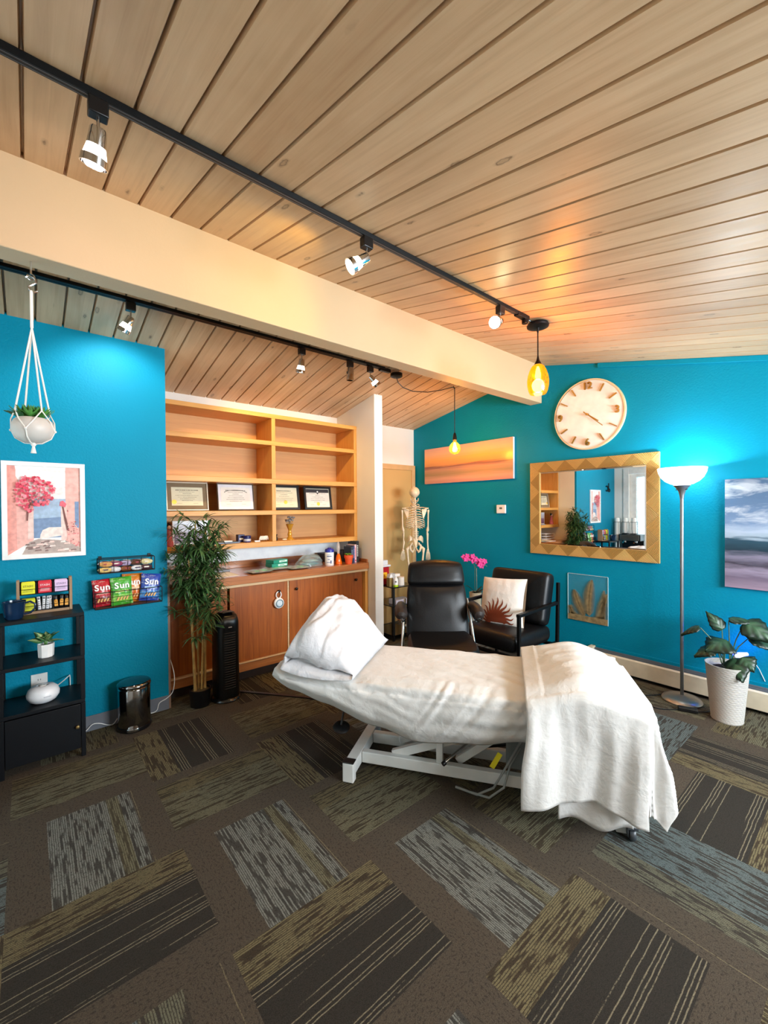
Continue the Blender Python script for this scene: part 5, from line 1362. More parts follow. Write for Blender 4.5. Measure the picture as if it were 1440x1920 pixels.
def sheet(u, v):
    x = -.435+1.85*u
    p, n, d, Ls, Lt = sheet_profile(x, v)
    # head end closes in
    k = min(1, max(0, (-.35-x)/.085)); cy, cz = .215, .50
    if k > 0:
        q = sqrt(max(0, 1-k*k)); p.y = cy+(p.y-cy)*(.80+.20*q); p.z = cz+(p.z-cz)*(.12+.88*q)
    p.z += .03*sstep(.0, -.4, x)*1.0
    w = 0
    if d < Ls+.10:   # sweeping drape folds along the near side
        kk = 1-min(1, d/(Ls+.10)); q = p.z-zlow(x)
        env = sin(pi*min(1, max(0, d/(Ls+.10))))**.6
        w += .020*env*(nz3(x*1.1, (q*1.0+.12*x)*19, 2.0))+.005*env*nz3(x*9, q*30, 5)
        # gathers fanning from the top edge toward the foot
        g = sstep(.25, .55, x)*(1-sstep(1.0, 1.2, x))
        w += .013*env*g*nz3((x-q*.75)*30, q*2.2, 7.0)
    else:
        g = sstep(.15, .5, x)*(1-sstep(1.0, 1.3, x))
        w += .009*g*nz3((x-.2*(d-Ls))*4, (d-Ls)*18+x*7, 3)+.004*nz3(x*4, d*6, 9)
    p += n.normalized()*w
    p.x = x
    return p
mb = MB(); mb.grid(sheet, 150, 84)
# close the head end
o = mb.build('fitted_sheet', M_sheet, solid=.003, recalc=False)
o.location = TLOC; o.rotation_euler = (0, 0, TROT)
tag(o, 'white fitted sheet stretched over the treatment table mattress', 'sheet')

# draped top sheet over the foot of the table with a bolster under it
def ztop(a, b):
    h = .100*math.exp(-((a-1.14)/.20)**2)*(1-.30*((b-.215)/.31)**2)
    return .597+max(0, h)+.012*nz3(a*5, b*5, 1.5)*sstep(.95, 1.1, a)
def drape_fn(LN, LF, off=0.0, seed=0, a0=.885, a1=1.375, b0=-.115):
    A1 = a1+LF; B0 = b0-LN; B1 = .535+.30
    def fn(u, v):
        a = a0+(A1-a0)*u; b = B0+(B1-B0)*v
        ca = min(a, a1-.0); cb = max(b0, min(.535, b)); ea, eb = a-ca, b-cb; L = sqrt(ea*ea+eb*eb)
        top = ztop(ca, cb)
        if L < 1e-6:
            p = V((ca, cb, top))
            p.z -= .020*max(math.exp(-((cb-b0)/.03)**2), math.exp(-((a1-ca)/.03)**2))
            p.z += .006*nz3(a*8-b*3, b*16, 4+seed)*sstep(.93, 1.0, a)
            if a < a0+.075: p.z += .004
        else:
            dx, dy = ea/L, eb/L
            per = (ca if dy < 0 else 2.6-ca)+ (atan2(dx, -dy)*.22 if dy < 0 else 0)
            f = (nz3(per*6.0, L*.9, 11+seed)*1.0+.5*nz3(per*15, L*1.4, 5+seed))
            amp = min(1, L/.22); out = .030*min(1, L/.05)+.06*L+amp*.048*f
            if dy > 0: out = .02+.03*L
            if dx > .2 and dy < -.2: out += .03*amp*L
            if dx > .05 and dy < -.05: L = .53*(1-math.exp(-L/.53*1.15))*1.22
            drop = max(0, L-.018)
            p = V((ca+dx*out, cb+dy*out, top-.020-drop))
            p.x += .03*nz3(per*4, L*3, 2+seed)*amp*(1 if abs(dy) > .5 else 0)
            p.z = max(p.z, .022+.004*abs(f))
        return p+V((0, 0, off))
    return fn
mb = MB(); mb.grid(drape_fn(.475, .38), 110, 130)
o = mb.build('top_sheet', M_sheet, solid=.002, recalc=False); o.location = TLOC; o.rotation_euler = (0, 0, TROT)
tag(o, 'white top sheet draped over foot end of treatment table, hanging almost to floor', 'sheet')
mb = MB(); mb.grid(lambda u, v: (lambda a, z: V((a, -.135-.03*nz3(a*7, z*2, 31)+.012*(1-v), z)))(1.02+.30*u, .075+.012*sin(u*9)+.16*v), 40, 8)
o2 = mb.build('under_layer', M_sheet, o, solid=.002, recalc=False)
mb = MB(); mb.tube([(1.14, .02, .628), (1.14, .215, .63), (1.14, .41, .628)], [.045, .05, .045], 20); mb.M = None
bo = mb.build('knee_bolster', plain('bolster vinyl', '#d9d5ca', .6), t)

# pillow
PA0, PA1, PB0, PB1 = -.315, .065, -.105, .53
def pil(u, v):
    # u runs round the case: 0-.5 top (head->foot), .5-1 underside; v from open near end to far end
    top = u < .5; k = u*2 if top else 2-u*2
    b = PB0+(PB1-PB0)*v
    endf = 1-max(0, (v-.80)/.20)**2.6
    hc = (.125+.160*sin(pi*min(1, v*.62+.08)))*max(.02, endf)
    openk = (1-sqrt(max(0, 1-(1-v/.15)**2))) if v < .15 else 0
    a = PA0+(PA1-PA0)*k
    a += .035*openk*(k-.5)*0
    skew = (k**.54)
    prof = max(0, sin(pi*min(1, max(0, skew))))**.64
    base = ZT+.012+.035*sstep(0, -.4, a)
    if top:
        z = base+hc*prof*(1-.70*openk)+.006
        z += (.016*nz3(a*13+b*2, b*7, 4.4)+.016*nz3(a*24, b*7-a*8, 1.4)+.008*nz3(a*50, b*16, 2.4))*prof
        z -= .02*openk*prof*(1-abs(2*k-1))
    else:
        z = base+.004+hc*.16*prof*(1-openk)-.010*openk*0
        if openk > 0: z -= .028*openk*prof*(1)
    y = b-(.035*openk*(1 if not top else -.2))+.010*nz3(a*9, v*3, 7)
    x = a+.012*nz3(b*6, k*4, 3)-(.03*openk*(1-k))
    return V((x, y, max(z, base-.06)))
mb = MB(); mb.grid(pil, 96, 60, cu=True)
o = mb.build('pillow', M_case, solid=.003, recalc=False); o.location = TLOC; o.rotation_euler = (0, 0, TROT)
tag(o, 'plump white pillow with open pillowcase end at head of treatment table', 'pillow')
def pin(u, v):
    th = 2*pi*u; k = .5-.5*cos(th); s_ = sin(th)
    a = PA0+.02+(PA1-PA0-.05)*k; b = PB0+.03+(PB1-PB0-.06)*v
    hc = (.11+.15*sin(pi*min(1, v*.62+.08)))*max(0, 1-abs(2*v-1)**4)
    prof = max(0, sin(pi*(k**.54)))**.82
    base = ZT+.03+.035*sstep(0, -.4, a)
    return V((a, b, base+hc*.40*prof+(hc*.36*s_*1.0 if s_ > 0 else hc*.22*s_)*abs(s_)**.2*min(1, prof+.0)))
mb = MB(); mb.grid(pin, 40, 20, cu=True); mb.build('filling', plain('pillow tick', '#dcdcdf', .8), o)

# ---------------------------------------------------------------- black executive chair (local y away from the viewer)
M_lea = plain('black leather', '#0a0a0c', .40, bump=.15, bscale=160, spec=.32, var=.1)
t = thing('office_chair', 'high backed black leather office chair with padded arms and chrome frame', 'chair', (2.480, 2.302, 0), radians(-40.1), world=False); OFC = t
def backrest(zl, zh, w0, w1, th, wr, nrm_off=0):
    def fn(u, v):
        ang = 2*pi*u; v2 = v
        z = zl+(zh-zl)*v2; lean = -.06+.20*(z-.36)/.63
        hw = w0+(w1-w0)*v2; e = max(0, 1-abs(2*v2-1)**5)**.45
        cx, sy = cos(ang), sin(ang)
        x = hw*abs(cx)**.45*(1 if cx > 0 else -1)*(.90+.10*e); y = th*abs(sy)**.8*(1 if sy > 0 else -1)*e
        zz = z
        if sy < 0:
            y -= .012*(1-(x/hw)**2)*e
            if wr:
                q = 1-sstep(.1, .55, 1-v2)
                y -= .007*(max(0, 1-abs(nz3(x*11, v2*1.2, 3))*3.2)-.3)*sstep(.05, .2, 1-v2)*(1-sstep(.45, .75, 1-v2))
            else: y += .004*nz3(x*12, v2*3, 8)
        if not wr and v2 > .5: zz -= .030*(x/hw)**2*(v2-.5)*2
        return V((x, lean+y-nrm_off, zz))
    mb = MB(); mb.grid(fn, 56, 26, cu=True); return mb
backrest(.345, .800, .268, .250, .055, True).build('backrest', M_lea, t)
backrest(.785, .992, .252, .232, .066, False, .012).build('headrest', M_lea, t)
def seatfn(u, v):
    ang = 2*pi*u; cx, sy = cos(ang), sin(ang); k = sin(pi*v)**.5 if 0 < v < 1 else 0
    x = .265*abs(cx)**.4*(1 if cx > 0 else -1); y = -.31+.27*abs(sy)**.4*(1 if sy > 0 else -1)
    return V((x*(.9+.1*k), y*1.0, .285+.135*v+.010*(1-(x/.27)**2)*v-.03*v*max(0, -(y+.40))*3))
mb = MB(); mb.grid(seatfn, 48, 12, cu=True)
mb.f([mb.v(seatfn(i/48, 1)) for i in range(48)]); mb.f([mb.v(seatfn(i/48, 0)) for i in range(48)][::-1]); mb.build('seat', M_lea, t)
for s in (-1, 1):
    x = .313*s
    mb = MB(); mb.tube([(x, -.225, .578), (x, -.215, .582), (x, -.18, .592), (x*.99, -.06, .605), (x*.98, .03, .61), (x*.97, .045, .61)], [.012, .038, .052, .050, .040, .012], 18, up=(1, 0, 0), flat=1.0)
    pad = mb.build('arm_pad', plain('brown black arm pad', '#2a2320', .45), t)
    mb = MB(); mb.tube([(x, -.215, .548), (x, -.18, .552), (x*.99, -.06, .562), (x*.97, .04, .572)], [.010, .034, .034, .012], 14, up=(1, 0, 0)); mb.build('arm_support', M_chrome, t)
    mb = MB(); mb.tube([(x*.86, .075, .66), (x*.88, .045, .60), (x*.93, -.02, .44), (x*.98, -.10, .26), (x*.9, -.16, .215), (x*.5, -.20, .21)], [.010, .012, .013, .013, .013, .013], 12); mb.build('side_frame', M_chrome, t)
mb = MB(); mb.box(-.16, .16, -.40, -.14, .20, .284); mb.build('seat_plate', M_black, t, bevel=.01)
mb = MB(); mb.tube([(0, -.27, .09), (0, -.27, .20)], .028, 20); mb.build('gas_lift', M_chrome, t)
for k in range(5):
    a = radians(90+72*k); ex, ey = .26*cos(a), -.27+.26*sin(a)
    mb = MB(); mb.bar((0, -.27, .088), (ex, ey, .072), .045, .03); mb.build('base_leg', M_chrome, t, bevel=.006)
    mb = MB(); mb.lathe([(0, -.02), (.026, -.02), (.029, -.012), (.029, .012), (.026, .02), (0, .02)], (ex, ey, .03), 20, axis=(-sin(a), cos(a), 0)); mb.build('caster', M_black, t)

for ch in OFC.children:
    for v_ in ch.data.vertices: z_ = v_.co.z; v_.co = V((v_.co.x*.93, v_.co.y*.93, .93*(z_+.1075*min(1, max(0, z_-.07)/.22))))

# ---------------------------------------------------------------- black armchair against the teal wall
t = thing('armchair', 'black leather armchair with square metal frame against teal wall', 'armchair', (3.2, 2.12, 0))
def tb(name, p0, p1, w=.026, h=.026): mb = MB(); mb.bar(p0, p1, w, h); return mb.build(name, M_blackm, t, bevel=.003)
for y in (1.82, 2.425):
    tb('leg', (2.875, y, .001), (2.875, y, .612)); tb('leg', (3.445, y, .001), (3.475, y, .80))
    tb('armrest', (2.862, y, .614), (3.46, y, .630), .034, .024); tb('side_rail', (2.888, y, .29), (3.44, y, .29))
for x in (2.875, 3.43): tb('cross_rail', (x, 1.834, .275), (x, 2.411, .275))
def cushion(cx, lx, ly, lz, n=30, e1=.35):
    def fn(u, v):
        th = 2*pi*u; ph = pi*(v-.5); c = cos(ph); sg = lambda q, e: abs(q)**e*(1 if q >= 0 else -1)
        return V((lx/2*sg(cos(th), e1)*sg(c, e1), ly/2*sg(sin(th), e1)*sg(c, e1), lz/2*sg(sin(ph), .75)*(1+.0)))
    return fn
mb = MB(); mb.M = Matrix.Translation((3.135, 2.122, .372)); mb.grid(cushion(0, .56, .572, .155, e1=.2), 64, 20, cu=True); mb.build('seat_cushion', M_lea, t)
mb = MB(); mb.M = Matrix.Translation((3.365, 2.122, .665)) @ Matrix.Rotation(radians(13), 4, 'Y') @ Matrix.Rotation(pi/2, 4, 'Y')
fb = cushion(0, .45, .575, .15, e1=.16)
def fb2(u, v):
    p = fb(u, v); p.z += .008*nz3(p.x*14, p.y*14, 2)*1.2; return p
mb.grid(fb2, 56, 24, cu=True); mb.build('back_cushion', M_lea, t)
# scatter cushion with a sun
t = thing('scatter_cushion', 'white square cushion with rust brown half sun motif on armchair', 'cushion', (3.17, 2.145, .5))
CMX = Matrix.Translation((3.160, 2.155, .630)) @ Matrix.Rotation(radians(6), 4, 'Z') @ Matrix.Rotation(radians(17), 4, 'Y') @ Matrix(((0, 0, -1, 0), (-1, 0, 0, 0), (0, 1, 0, 0), (0, 0, 0, 1))) @ Matrix.Rotation(radians(3), 4, 'Z')
CS = .205
def cb(x, y):
    a, b = min(1, abs(x)/CS), min(1, abs(y)/CS)
    return .062*max(0, (1-a**2.6)*(1-b**2.6))**.55
def cf(sgn):
    def fn(u, v):
        x, y = (2*u-1), (2*v-1); k = 1-.055*(1-abs(x)**2)*abs(y)**3; q = 1-.055*(1-abs(y)**2)*abs(x)**3
        X, Y = x*CS*q, y*CS*k
        return V((X*sgn, Y, sgn*cb(X*.985, Y*.985)+sgn*.0025*nz3(X*20, Y*20, 5)))
    return fn
mb = MB(); mb.M = CMX; mb.grid(cf(1), 36, 36); mb.grid(cf(-1), 36, 36); mb.build('cover', cloth('white linen', '#f0ece4', st=.15), t)
mb = MB(); mb.M = CMX
def onc(x, y): return V((x, y, cb(x, y)+.0042))
sx0, sy0 = -.025, -.185
ring = [(sx0+.085*cos(pi*k/16), sy0+.070*sin(pi*k/16)) for k in range(17)]
for k in range(16):
    for q in range(8):
        f0, f1 = q/8, (q+1)/8; L_ = lambda p, f: onc(sx0+(p[0]-sx0)*f, sy0+(p[1]-sy0)*f)
        mb.f([mb.v(L_(ring[k], f0+1e-4)), mb.v(L_(ring[k], f1)), mb.v(L_(ring[k+1], f1)), mb.v(L_(ring[k+1], f0+1e-4))])
for k in range(13):
    a = pi*(.02+.96*k/12); l = .215-.010*abs(k-6); prev = None
    for j in range(11):
        s = j/10; r = .060+(l-.060)*s; wv = .014*sin(s*2*pi)*s**.5; w_ = .0155*(1-s)**.75+.0004
        px_, py_ = sx0+r*cos(a)-wv*sin(a), sy0+r*sin(a)+wv*cos(a); nx_, ny_ = -sin(a)*w_, cos(a)*w_
        cl2 = lambda x, y: (max(-.192, min(.192, x)), max(-.192, min(.192, y)))
        cur = (mb.v(onc(*cl2(px_+nx_, py_+ny_))), mb.v(onc(*cl2(px_-nx_, py_-ny_))))
        if prev: mb.f([prev[0], cur[0], cur[1], prev[1]])
        prev = cur
mb.build('sun_motif', plain('rust ink', '#8a3c1c', .8), t)

# ---------------------------------------------------------------- orchid on a white stand
t = thing('plant_stand', 'white rounded ceramic stand under the orchid between black chairs', 'stand', (3.70, 2.875, 0))
mb = MB(); mb.lathe([(0, 0), (.085, 0), (.09, .01), (.060, .05), (.055, .18), (.075, .27), (.090, .33), (.080, .385), (.060, .398), (0, .398)], (3.70, 2.875, 0), 36)
mb.build('body', plain('white ceramic', '#dcdad4', .3), t)
t = thing('orchid', 'magenta orchid in beige pot between the two black chairs', 'plant', (3.70, 2.875, .4))
ox, oy = 3.705, 2.875
mb = MB(); mb.lathe([(0, .3985), (.055, .3985), (.058, .404), (.066, .532), (.061, .532), (.057, .51), (0, .508)], (ox, oy, 0), 36); mb.build('pot', plain('beige pot', '#d6c7a6', .5), t)
mb = MB(); mb.lathe([(0, .5085), (.056, .5085), (0, .516)], (ox, oy, 0), 20); mb.build('soil', plain('bark soil', '#241a14', .95), t)
mb = MB()
for tip, w_ in (((3.64, 2.93, .62), .035), ((3.80, 2.80, .585), .05), ((3.76, 2.84, .60), .055), ((3.69, 2.79, .57), .05), ((3.63, 2.86, .56), .045)): leaf(mb, (ox, oy, .515), tip, (0, 0, 1), w_, .35, .25, 10, 4)
mb.build('leaves', plain('dark orchid leaf', '#1d2b20', .3), t, solid=.002)
stem = [(ox-.005, oy, .515), (ox-.006, oy+.004, .65), (ox-.004, oy+.002, .79), (ox-.02, oy+.016, .87), (ox-.065, oy+.05, .912), (ox-.115, oy+.095, .905)]
stem2 = [(ox-.004, oy+.002, .79), (ox+.02, oy-.02, .845), (ox+.06, oy-.05, .84), (ox+.10, oy-.08, .81)]
mb = MB(); mb.tube(stem, .0028, 6); mb.tube(stem2, .0024, 6); mb.build('stem', plain('orchid stem', '#5d6b43', .5), t)
mb = MB(); mb.tube([(ox+.012, oy-.01, .515), (ox+.010, oy-.008, .79)], .002, 6); mb.build('support_stick', plain('pale stick', '#bcae8e', .6), t)
view = V((-.644, -.765, .12)).normalized(); sr = V((.765, -.644, 0)); su = V((0, 0, 1))
for k, (fx, fz, ins) in enumerate(((-.135, .915, 0), (-.112, .888, .02), (-.095, .922, .01), (-.062, .895, .0), (-.035, .918, .03), (-.028, .872, .01), (.005, .885, .02), (.035, .850, .0), (.055, .872, .03), (.085, .842, .01), (.105, .865, .02), (.075, .815, .0), (.048, .825, .03))):
    c = V((ox, oy, fz))+sr*fx*.92-view*ins*-1
    mb = MB(); rot = .5*k; tl = V((nz3(k, 1, 0), nz3(k, 2, 0), nz3(k, 3, 0)))*.5; vw = (view+tl).normalized(); r_ = vw.cross(su).normalized(); u_ = r_.cross(vw)
    for q in range(5):
        a = rot+q*2*pi/5; d = r_*cos(a)+u_*sin(a); leaf(mb, c, c+d*(.031 if q % 2 else .035)+vw*.006, vw, .042, .15, .1, 6, 4, .38)
    mb.build('flower', plain('magenta petals', '#d5127e', .5, var=.3, vscale=60), t)

# ---------------------------------------------------------------- three tier black glass stand behind the middle wall
t = thing('tiered_stand', 'three tier black glass side stand behind white wall end', 'stand', (3.19, 3.64, 0))
for z in (.055, .370, .575): mb = MB(); mb.box(3.02, 3.36, 3.44, 3.84, z, z+.010); mb.build('shelf', plain('black glass', '#0c0b0b', .06), t, bevel=.002)
for x, y in ((3.035, 3.455), (3.345, 3.455), (3.035, 3.825), (3.345, 3.825)):
    for z0, z1 in ((.001, .0545), (.0655, .3695), (.3805, .5745)): mb = MB(); mb.tube([(x, y, z0), (x, y, z1)], .014, 16); mb.build('post', M_black, t)
ZP = .5855
t = thing('sharps_container', 'red sharps container with white lid on top of black stand', 'container', (3.08, 3.70, ZP))
mb = MB(); mb.prism([(3.01, 3.64, ZP), (3.135, 3.64, ZP), (3.135, 3.77, ZP), (3.01, 3.77, ZP)], (0, 0, .20)); mb.build('body', plain('red plastic', '#a8101c', .35), t, bevel=.008)
mb = MB(); mb.box(3.0, 3.150, 3.63, 3.78, ZP+.2005, ZP+.222); mb.box(3.01, 3.12, 3.645, 3.765, ZP+.222, ZP+.275); mb.build('lid', plain('translucent white', '#d9dde2', .3), t, bevel=.005)
mb = MB(); mb.box(3.035, 3.10, 3.6375, 3.6395, ZP+.07, ZP+.14); mb.build('warning_label', plain('yellow label', '#f0b820', .5), t)
t = thing('lotion_bottle', 'small white bottle with lime green base at corner of black stand', 'bottle', (3.085, 3.475, ZP))
mb = MB(); mb.lathe([(0, .020), (.026, .020), (.027, .07), (.022, .088), (.012, .098), (.012, .112), (0, .112)], (3.085, 3.475, ZP), 24); mb.build('body', M_wht, t)
mb = MB(); mb.lathe([(0, 0), (.025, 0), (.0275, .003), (.0275, .022), (.0262, .0235), (.0262, .021), (0, .021)], (3.085, 3.475, ZP), 24); mb.build('green_band', plain('lime green', '#b4d422', .4), t)
mb = MB(); mb.lathe([(0, 0), (.010, 0), (.010, .0006), (.006, .0006), (0, .0006)], (3.085-.0175, 3.475-.0208, ZP+.058), 16, axis=(-.644, -.765, 0)); mb.build('emblem', plain('grey emblem', '#5a5a58', .6), t)
t = thing('carton', 'brown and white gable carton beside the red sharps container', 'carton', (3.055, 3.53, ZP))
mb = MB(); mb.box(3.03, 3.08, 3.515, 3.565, ZP, ZP+.095); mb.build('body', plain('olive brown carton', '#8a7440', .5), t)
mb = MB(); mb.prism([(3.03, 3.515, ZP+.0955), (3.08, 3.515, ZP+.0955), (3.067, 3.515, ZP+.135), (3.043, 3.515, ZP+.135)], (0, .05, 0)); mb.build('top', M_wht, t)
t = thing('clear_cup', 'stack of clear plastic cups behind the small white bottle', 'cups', (3.13, 3.58, ZP))
mb = MB(); mb.lathe([(0, 0), (.024, 0), (.032, .13), (.030, .13), (.023, .004), (0, .004)], (3.13, 3.58, ZP), 24); mb.build('cup', plain('milky cups', '#c3bfba', .25), t)
t = thing('paper_roll', 'two stacked white paper rolls on top of black stand', 'rolls', (3.21, 3.535, ZP))
mb = MB(); mb.lathe([(0, 0), (.040, 0), (.040, .045), (0, .045)], (3.205, 3.525, ZP), 28); mb.lathe([(0, .0455), (.039, .0455), (.039, .09), (0, .09)], (3.205, 3.525, ZP), 28); mb.build('roll', plain('ribbed paper', '#e6ddd2', .8, bump=.6, bscale=120), t)
t = thing('tissue_stack', 'small folded white paper stack behind the paper rolls', 'paper', (3.21, 3.61, ZP))
mb = MB(); mb.box(3.17, 3.25, 3.585, 3.64, ZP, ZP+.115); mb.build('stack', M_wpaper, t, bevel=.004)
t = thing('glove_box', 'flat white and lilac glove box on middle tier of black stand', 'box', (3.17, 3.52, .3805))
mb = MB(); mb.box(3.09, 3.30, 3.475, 3.60, .3805, .432); mb.build('carton', plain('lilac white card', '#d4d1de', .5), t, bevel=.002)
mb = MB(); mb.box(3.115, 3.20, 3.4735, 3.4748, .393, .418); mb.build('label_patch', plain('grey lilac print', '#9d99b4', .6), t)

# ---------------------------------------------------------------- skeleton, seen from behind
t = thing('anatomical_skeleton', 'life size anatomical skeleton seen from behind in room corner', 'skeleton', (3.545, 3.63, 0), radians(-40.1), world=False)
M_bone = plain('bone plastic', '#e2d2b4', .5, var=.12, vscale=25)
K = .000572; ZTOP = 1.700
def Q(x, y, d=0.0): return V(((x-470)*K, d, ZTOP-(y-155)*K))
def bone(name, *tubes):
    mb = MB()
    for pts, r in tubes: mb.tube(pts, r, 9)
    return mb.build(name, M_bone, t)
def skull():
    mb = MB()
    def fn(u, v):
        th, ph = 2*pi*u, pi*(v-.5); c = cos(ph)
        x = .0625*c*cos(th); y = .082*c*sin(th); z = .068*sin(ph)
        if z < 0: x *= 1-.35*(z/.068)**2; y *= 1-.15*(z/.068)**2
        if sin(th) > 0 and z < -.01: y *= .93
        return V((x, y+.03, z))+Q(455, 275)
    mb.grid(fn, 32, 20, cu=True)
    return mb.build('skull', M_bone, t)
sk = skull()
bone('jaw', ([Q(375, 395, .03), Q(382, 440, .045), Q(400, 470, .085), Q(430, 485, .11), Q(455, 488, .115), Q(480, 485, .11), Q(512, 470, .085), Q(528, 440, .045), Q(535, 395, .03)], [.006, .008, .008, .009, .010, .009, .008, .008, .006]))
mb = MB()
for k in range(24):
    s = k/23; y = 405+s*830; d = .005+.018*sin(s*2*pi*.9)-.0
    w_ = 20+16*s; c = Q(462+8*s, y, d)
    mb.lathe([(0, -.011), (w_*K, -.011), (w_*K*.86, 0), (w_*K, .011), (0, .011)], c, 12)
    tw = (40, 38, 46)[0 if k < 7 else 1 if k < 19 else 2]+(14 if k > 18 else 0)
    if k > 0:
        mb.tube([Q(462+8*s-tw, y+4, d-.008), c+V((0, -.012, 0)), Q(462+8*s+tw, y+4, d-.008)], [.003, .0055, .003], 6)
        mb.tube([c+V((0, -.01, 0)), c+V((0, -.032, -.010))], [.005, .0025], 6)
mb.build('spine', M_bone, t)
ribs = [(520, 95, 560, .05), (570, 130, 610, .07), (620, 150, 670, .085), (672, 165, 735, .095), (722, 180, 795, .10), (770, 192, 850, .105), (818, 200, 905, .105), (862, 205, 950, .10), (905, 205, 990, .095), (945, 200, 1020, .085), (975, 150, 1045, .04), (1000, 110, 1050, .02)]
for s in (-1, 1):
    for k, (y0, w_, y1, dp) in enumerate(ribs):
        cx = 465
        pts = [Q(cx+s*18, y0, -.005), Q(cx+s*w_*.45, y0-6+.15*(y1-y0), -.028), Q(cx+s*w_*.86, y0+.45*(y1-y0), -.008), Q(cx+s*w_, y0+.75*(y1-y0), .045)]
        if k < 10: pts += [Q(cx+s*w_*.80, y1, .045+dp*.7), Q(cx+s*w_*.35, y1+(10 if k < 7 else -20), .05+dp), Q(cx+s*22, (y1-25 if k < 7 else 880), .055+dp)]
        bone('rib', (pts, [.0046]*len(pts)))
    # scapula, clavicle
    mb = MB(); A = [Q(465+s*130, 625, -.03), Q(465+s*240, 615, -.012), Q(465+s*235, 660, -.015), Q(465+s*165, 830, -.035), Q(465+s*145, 760, -.036)]
    mb.prism(A, (0, -.004, 0)); mb.build('scapula', M_bone, t, bevel=.0015)
    bone('scapular_spine', ([Q(465+s*135, 655, -.036), Q(465+s*215, 612, -.034), Q(465+s*270, 606, -.012)], [.004, .006, .008]))
    bone('clavicle', ([Q(465+s*30, 590, .09), Q(465+s*140, 585, .07), Q(465+s*265, 605, .005)], [.006, .005, .006]))
    hx = 465+s*272
    bone('humerus', ([Q(hx-s*8, 640, .005), Q(hx, 655, .005), Q(hx-s*2, 720, .005), Q(hx-s*6 if s < 0 else hx-8, 980, 0), Q(hx-s*18, 1060, 0), Q(hx-s*20, 1090, 0)], [.013, .015, .0085, .0085, .018, .012]))
    ex = hx-s*22
    bone('ulna', ([Q(ex, 1070, -.012), Q(ex-s*6, 1120, -.008), Q(ex-s*2, 1300, 0), Q(ex+s*6, 1460, 0)], [.010, .009, .0058, .006]))
    bone('radius', ([Q(ex+s*14, 1125, .012), Q(ex+s*16, 1180, .012), Q(ex-s*22 if s < 0 else ex+s*10, 1320, .014), Q(ex+s*14, 1465, .010)], [.008, .006, .0062, .009]))
    wx = ex+s*8
    for f in range(5):
        o_ = (f-2)*16
        pts = [Q(wx+o_*.35, 1480, .0), Q(wx+o_*1.0+s*4, 1545, .004), Q(wx+o_*1.25+s*6, 1600, .008+.004*f), Q(wx+o_*1.3+s*6, 1650+10*(2-abs(f-2)), .016), Q(wx+o_*1.3+s*4, 1680+14*(2-abs(f-2)), .022)]
        bone('finger', (pts, [.0055, .0042, .0042, .0036, .0026]))
    mb = MB(); mb.ball(Q(wx, 1480, 0), .014, 1.1, .7, .9, 12, 8); mb.build('wrist', M_bone, t)
    # pelvis half
    mb = MB()
    def ilium(u, v, s=s):
        a = radians(-35+205*u); r = 88*(1-.10*cos(2*a)); x = 465+s*(112+r*.80*cos(a)*.9*v+0*(1-v)); y = 1285-r*1.12*sin(a)*v
        return Q(x, y, .012+.05*v*max(0, cos(a))-.012*(1-v))
    mb.grid(ilium, 20, 6); mb.build('hip_bone', M_bone, t, solid=.008)
    bone('ischium', ([Q(465+s*60, 1320, .0), Q(465+s*115, 1400, .01), Q(465+s*95, 1490, .0), Q(465+s*65, 1515, .0), Q(465+s*35, 1480, .02), Q(465+s*18, 1430, .05), Q(465+s*70, 1370, .06), Q(465+s*130, 1390, .04)], [.010, .014, .013, .014, .010, .008, .008, .012]))
    bone('femur', ([Q(465+s*130, 1420, .02), Q(465+s*172, 1455, .01), Q(465+s*165, 1540, .01), Q(465+s*140, 1800, .015), Q(465+s*125, 2080, .015), Q(465+s*122, 2140, .015)], [.017, .020, .0125, .0105, .014, .022]))
    bone('tibia', ([Q(465+s*120, 2160, .015), Q(465+s*120, 2200, .015), Q(465+s*112, 2420, .01), Q(465+s*108, 2680, 0)], [.021, .013, .009, .013]))
    bone('fibula', ([Q(465+s*146, 2180, .0), Q(465+s*140, 2420, 0), Q(465+s*130, 2690, 0)], [.006, .004, .007]))
    bone('foot', ([Q(465+s*108, 2735, -.04), Q(465+s*110, 2715, 0), Q(465+s*118, 2740, .06), Q(465+s*124, 2760, .13), Q(465+s*126, 2768, .16)], [.016, .018, .020, .018, .006]))
mb = MB(); mb.prism([Q(420, 1235, -.015), Q(520, 1235, -.015), Q(500, 1340, -.038), Q(472, 1450, -.03), Q(445, 1340, -.038)], (0, .014, 0)); mb.build('sacrum', M_bone, t, bevel=.004)
bone('sternum', ([Q(465, 570, .12), Q(465, 640, .15), Q(465, 800, .165), Q(465, 870, .16)], [.012, .013, .012, .006]))
mb = MB(); mb.tube([Q(476, 1475, .0), V((.003, 0, .04))], .006, 10); mb.build('stand_pole', M_chrome, t)
for k in range(5):
    a = radians(90+72*k); mb = MB(); mb.bar((0, 0, .045), (.17*cos(a), .17*sin(a), .03), .03, .018); mb.ball((.17*cos(a), .17*sin(a), .0155), .015, n=12, m=8); mb.build('stand_leg', M_wht, t)
bone('crown_pin', ([Q(445, 165, .03), Q(445, 140, .03)], [.004, .004]))

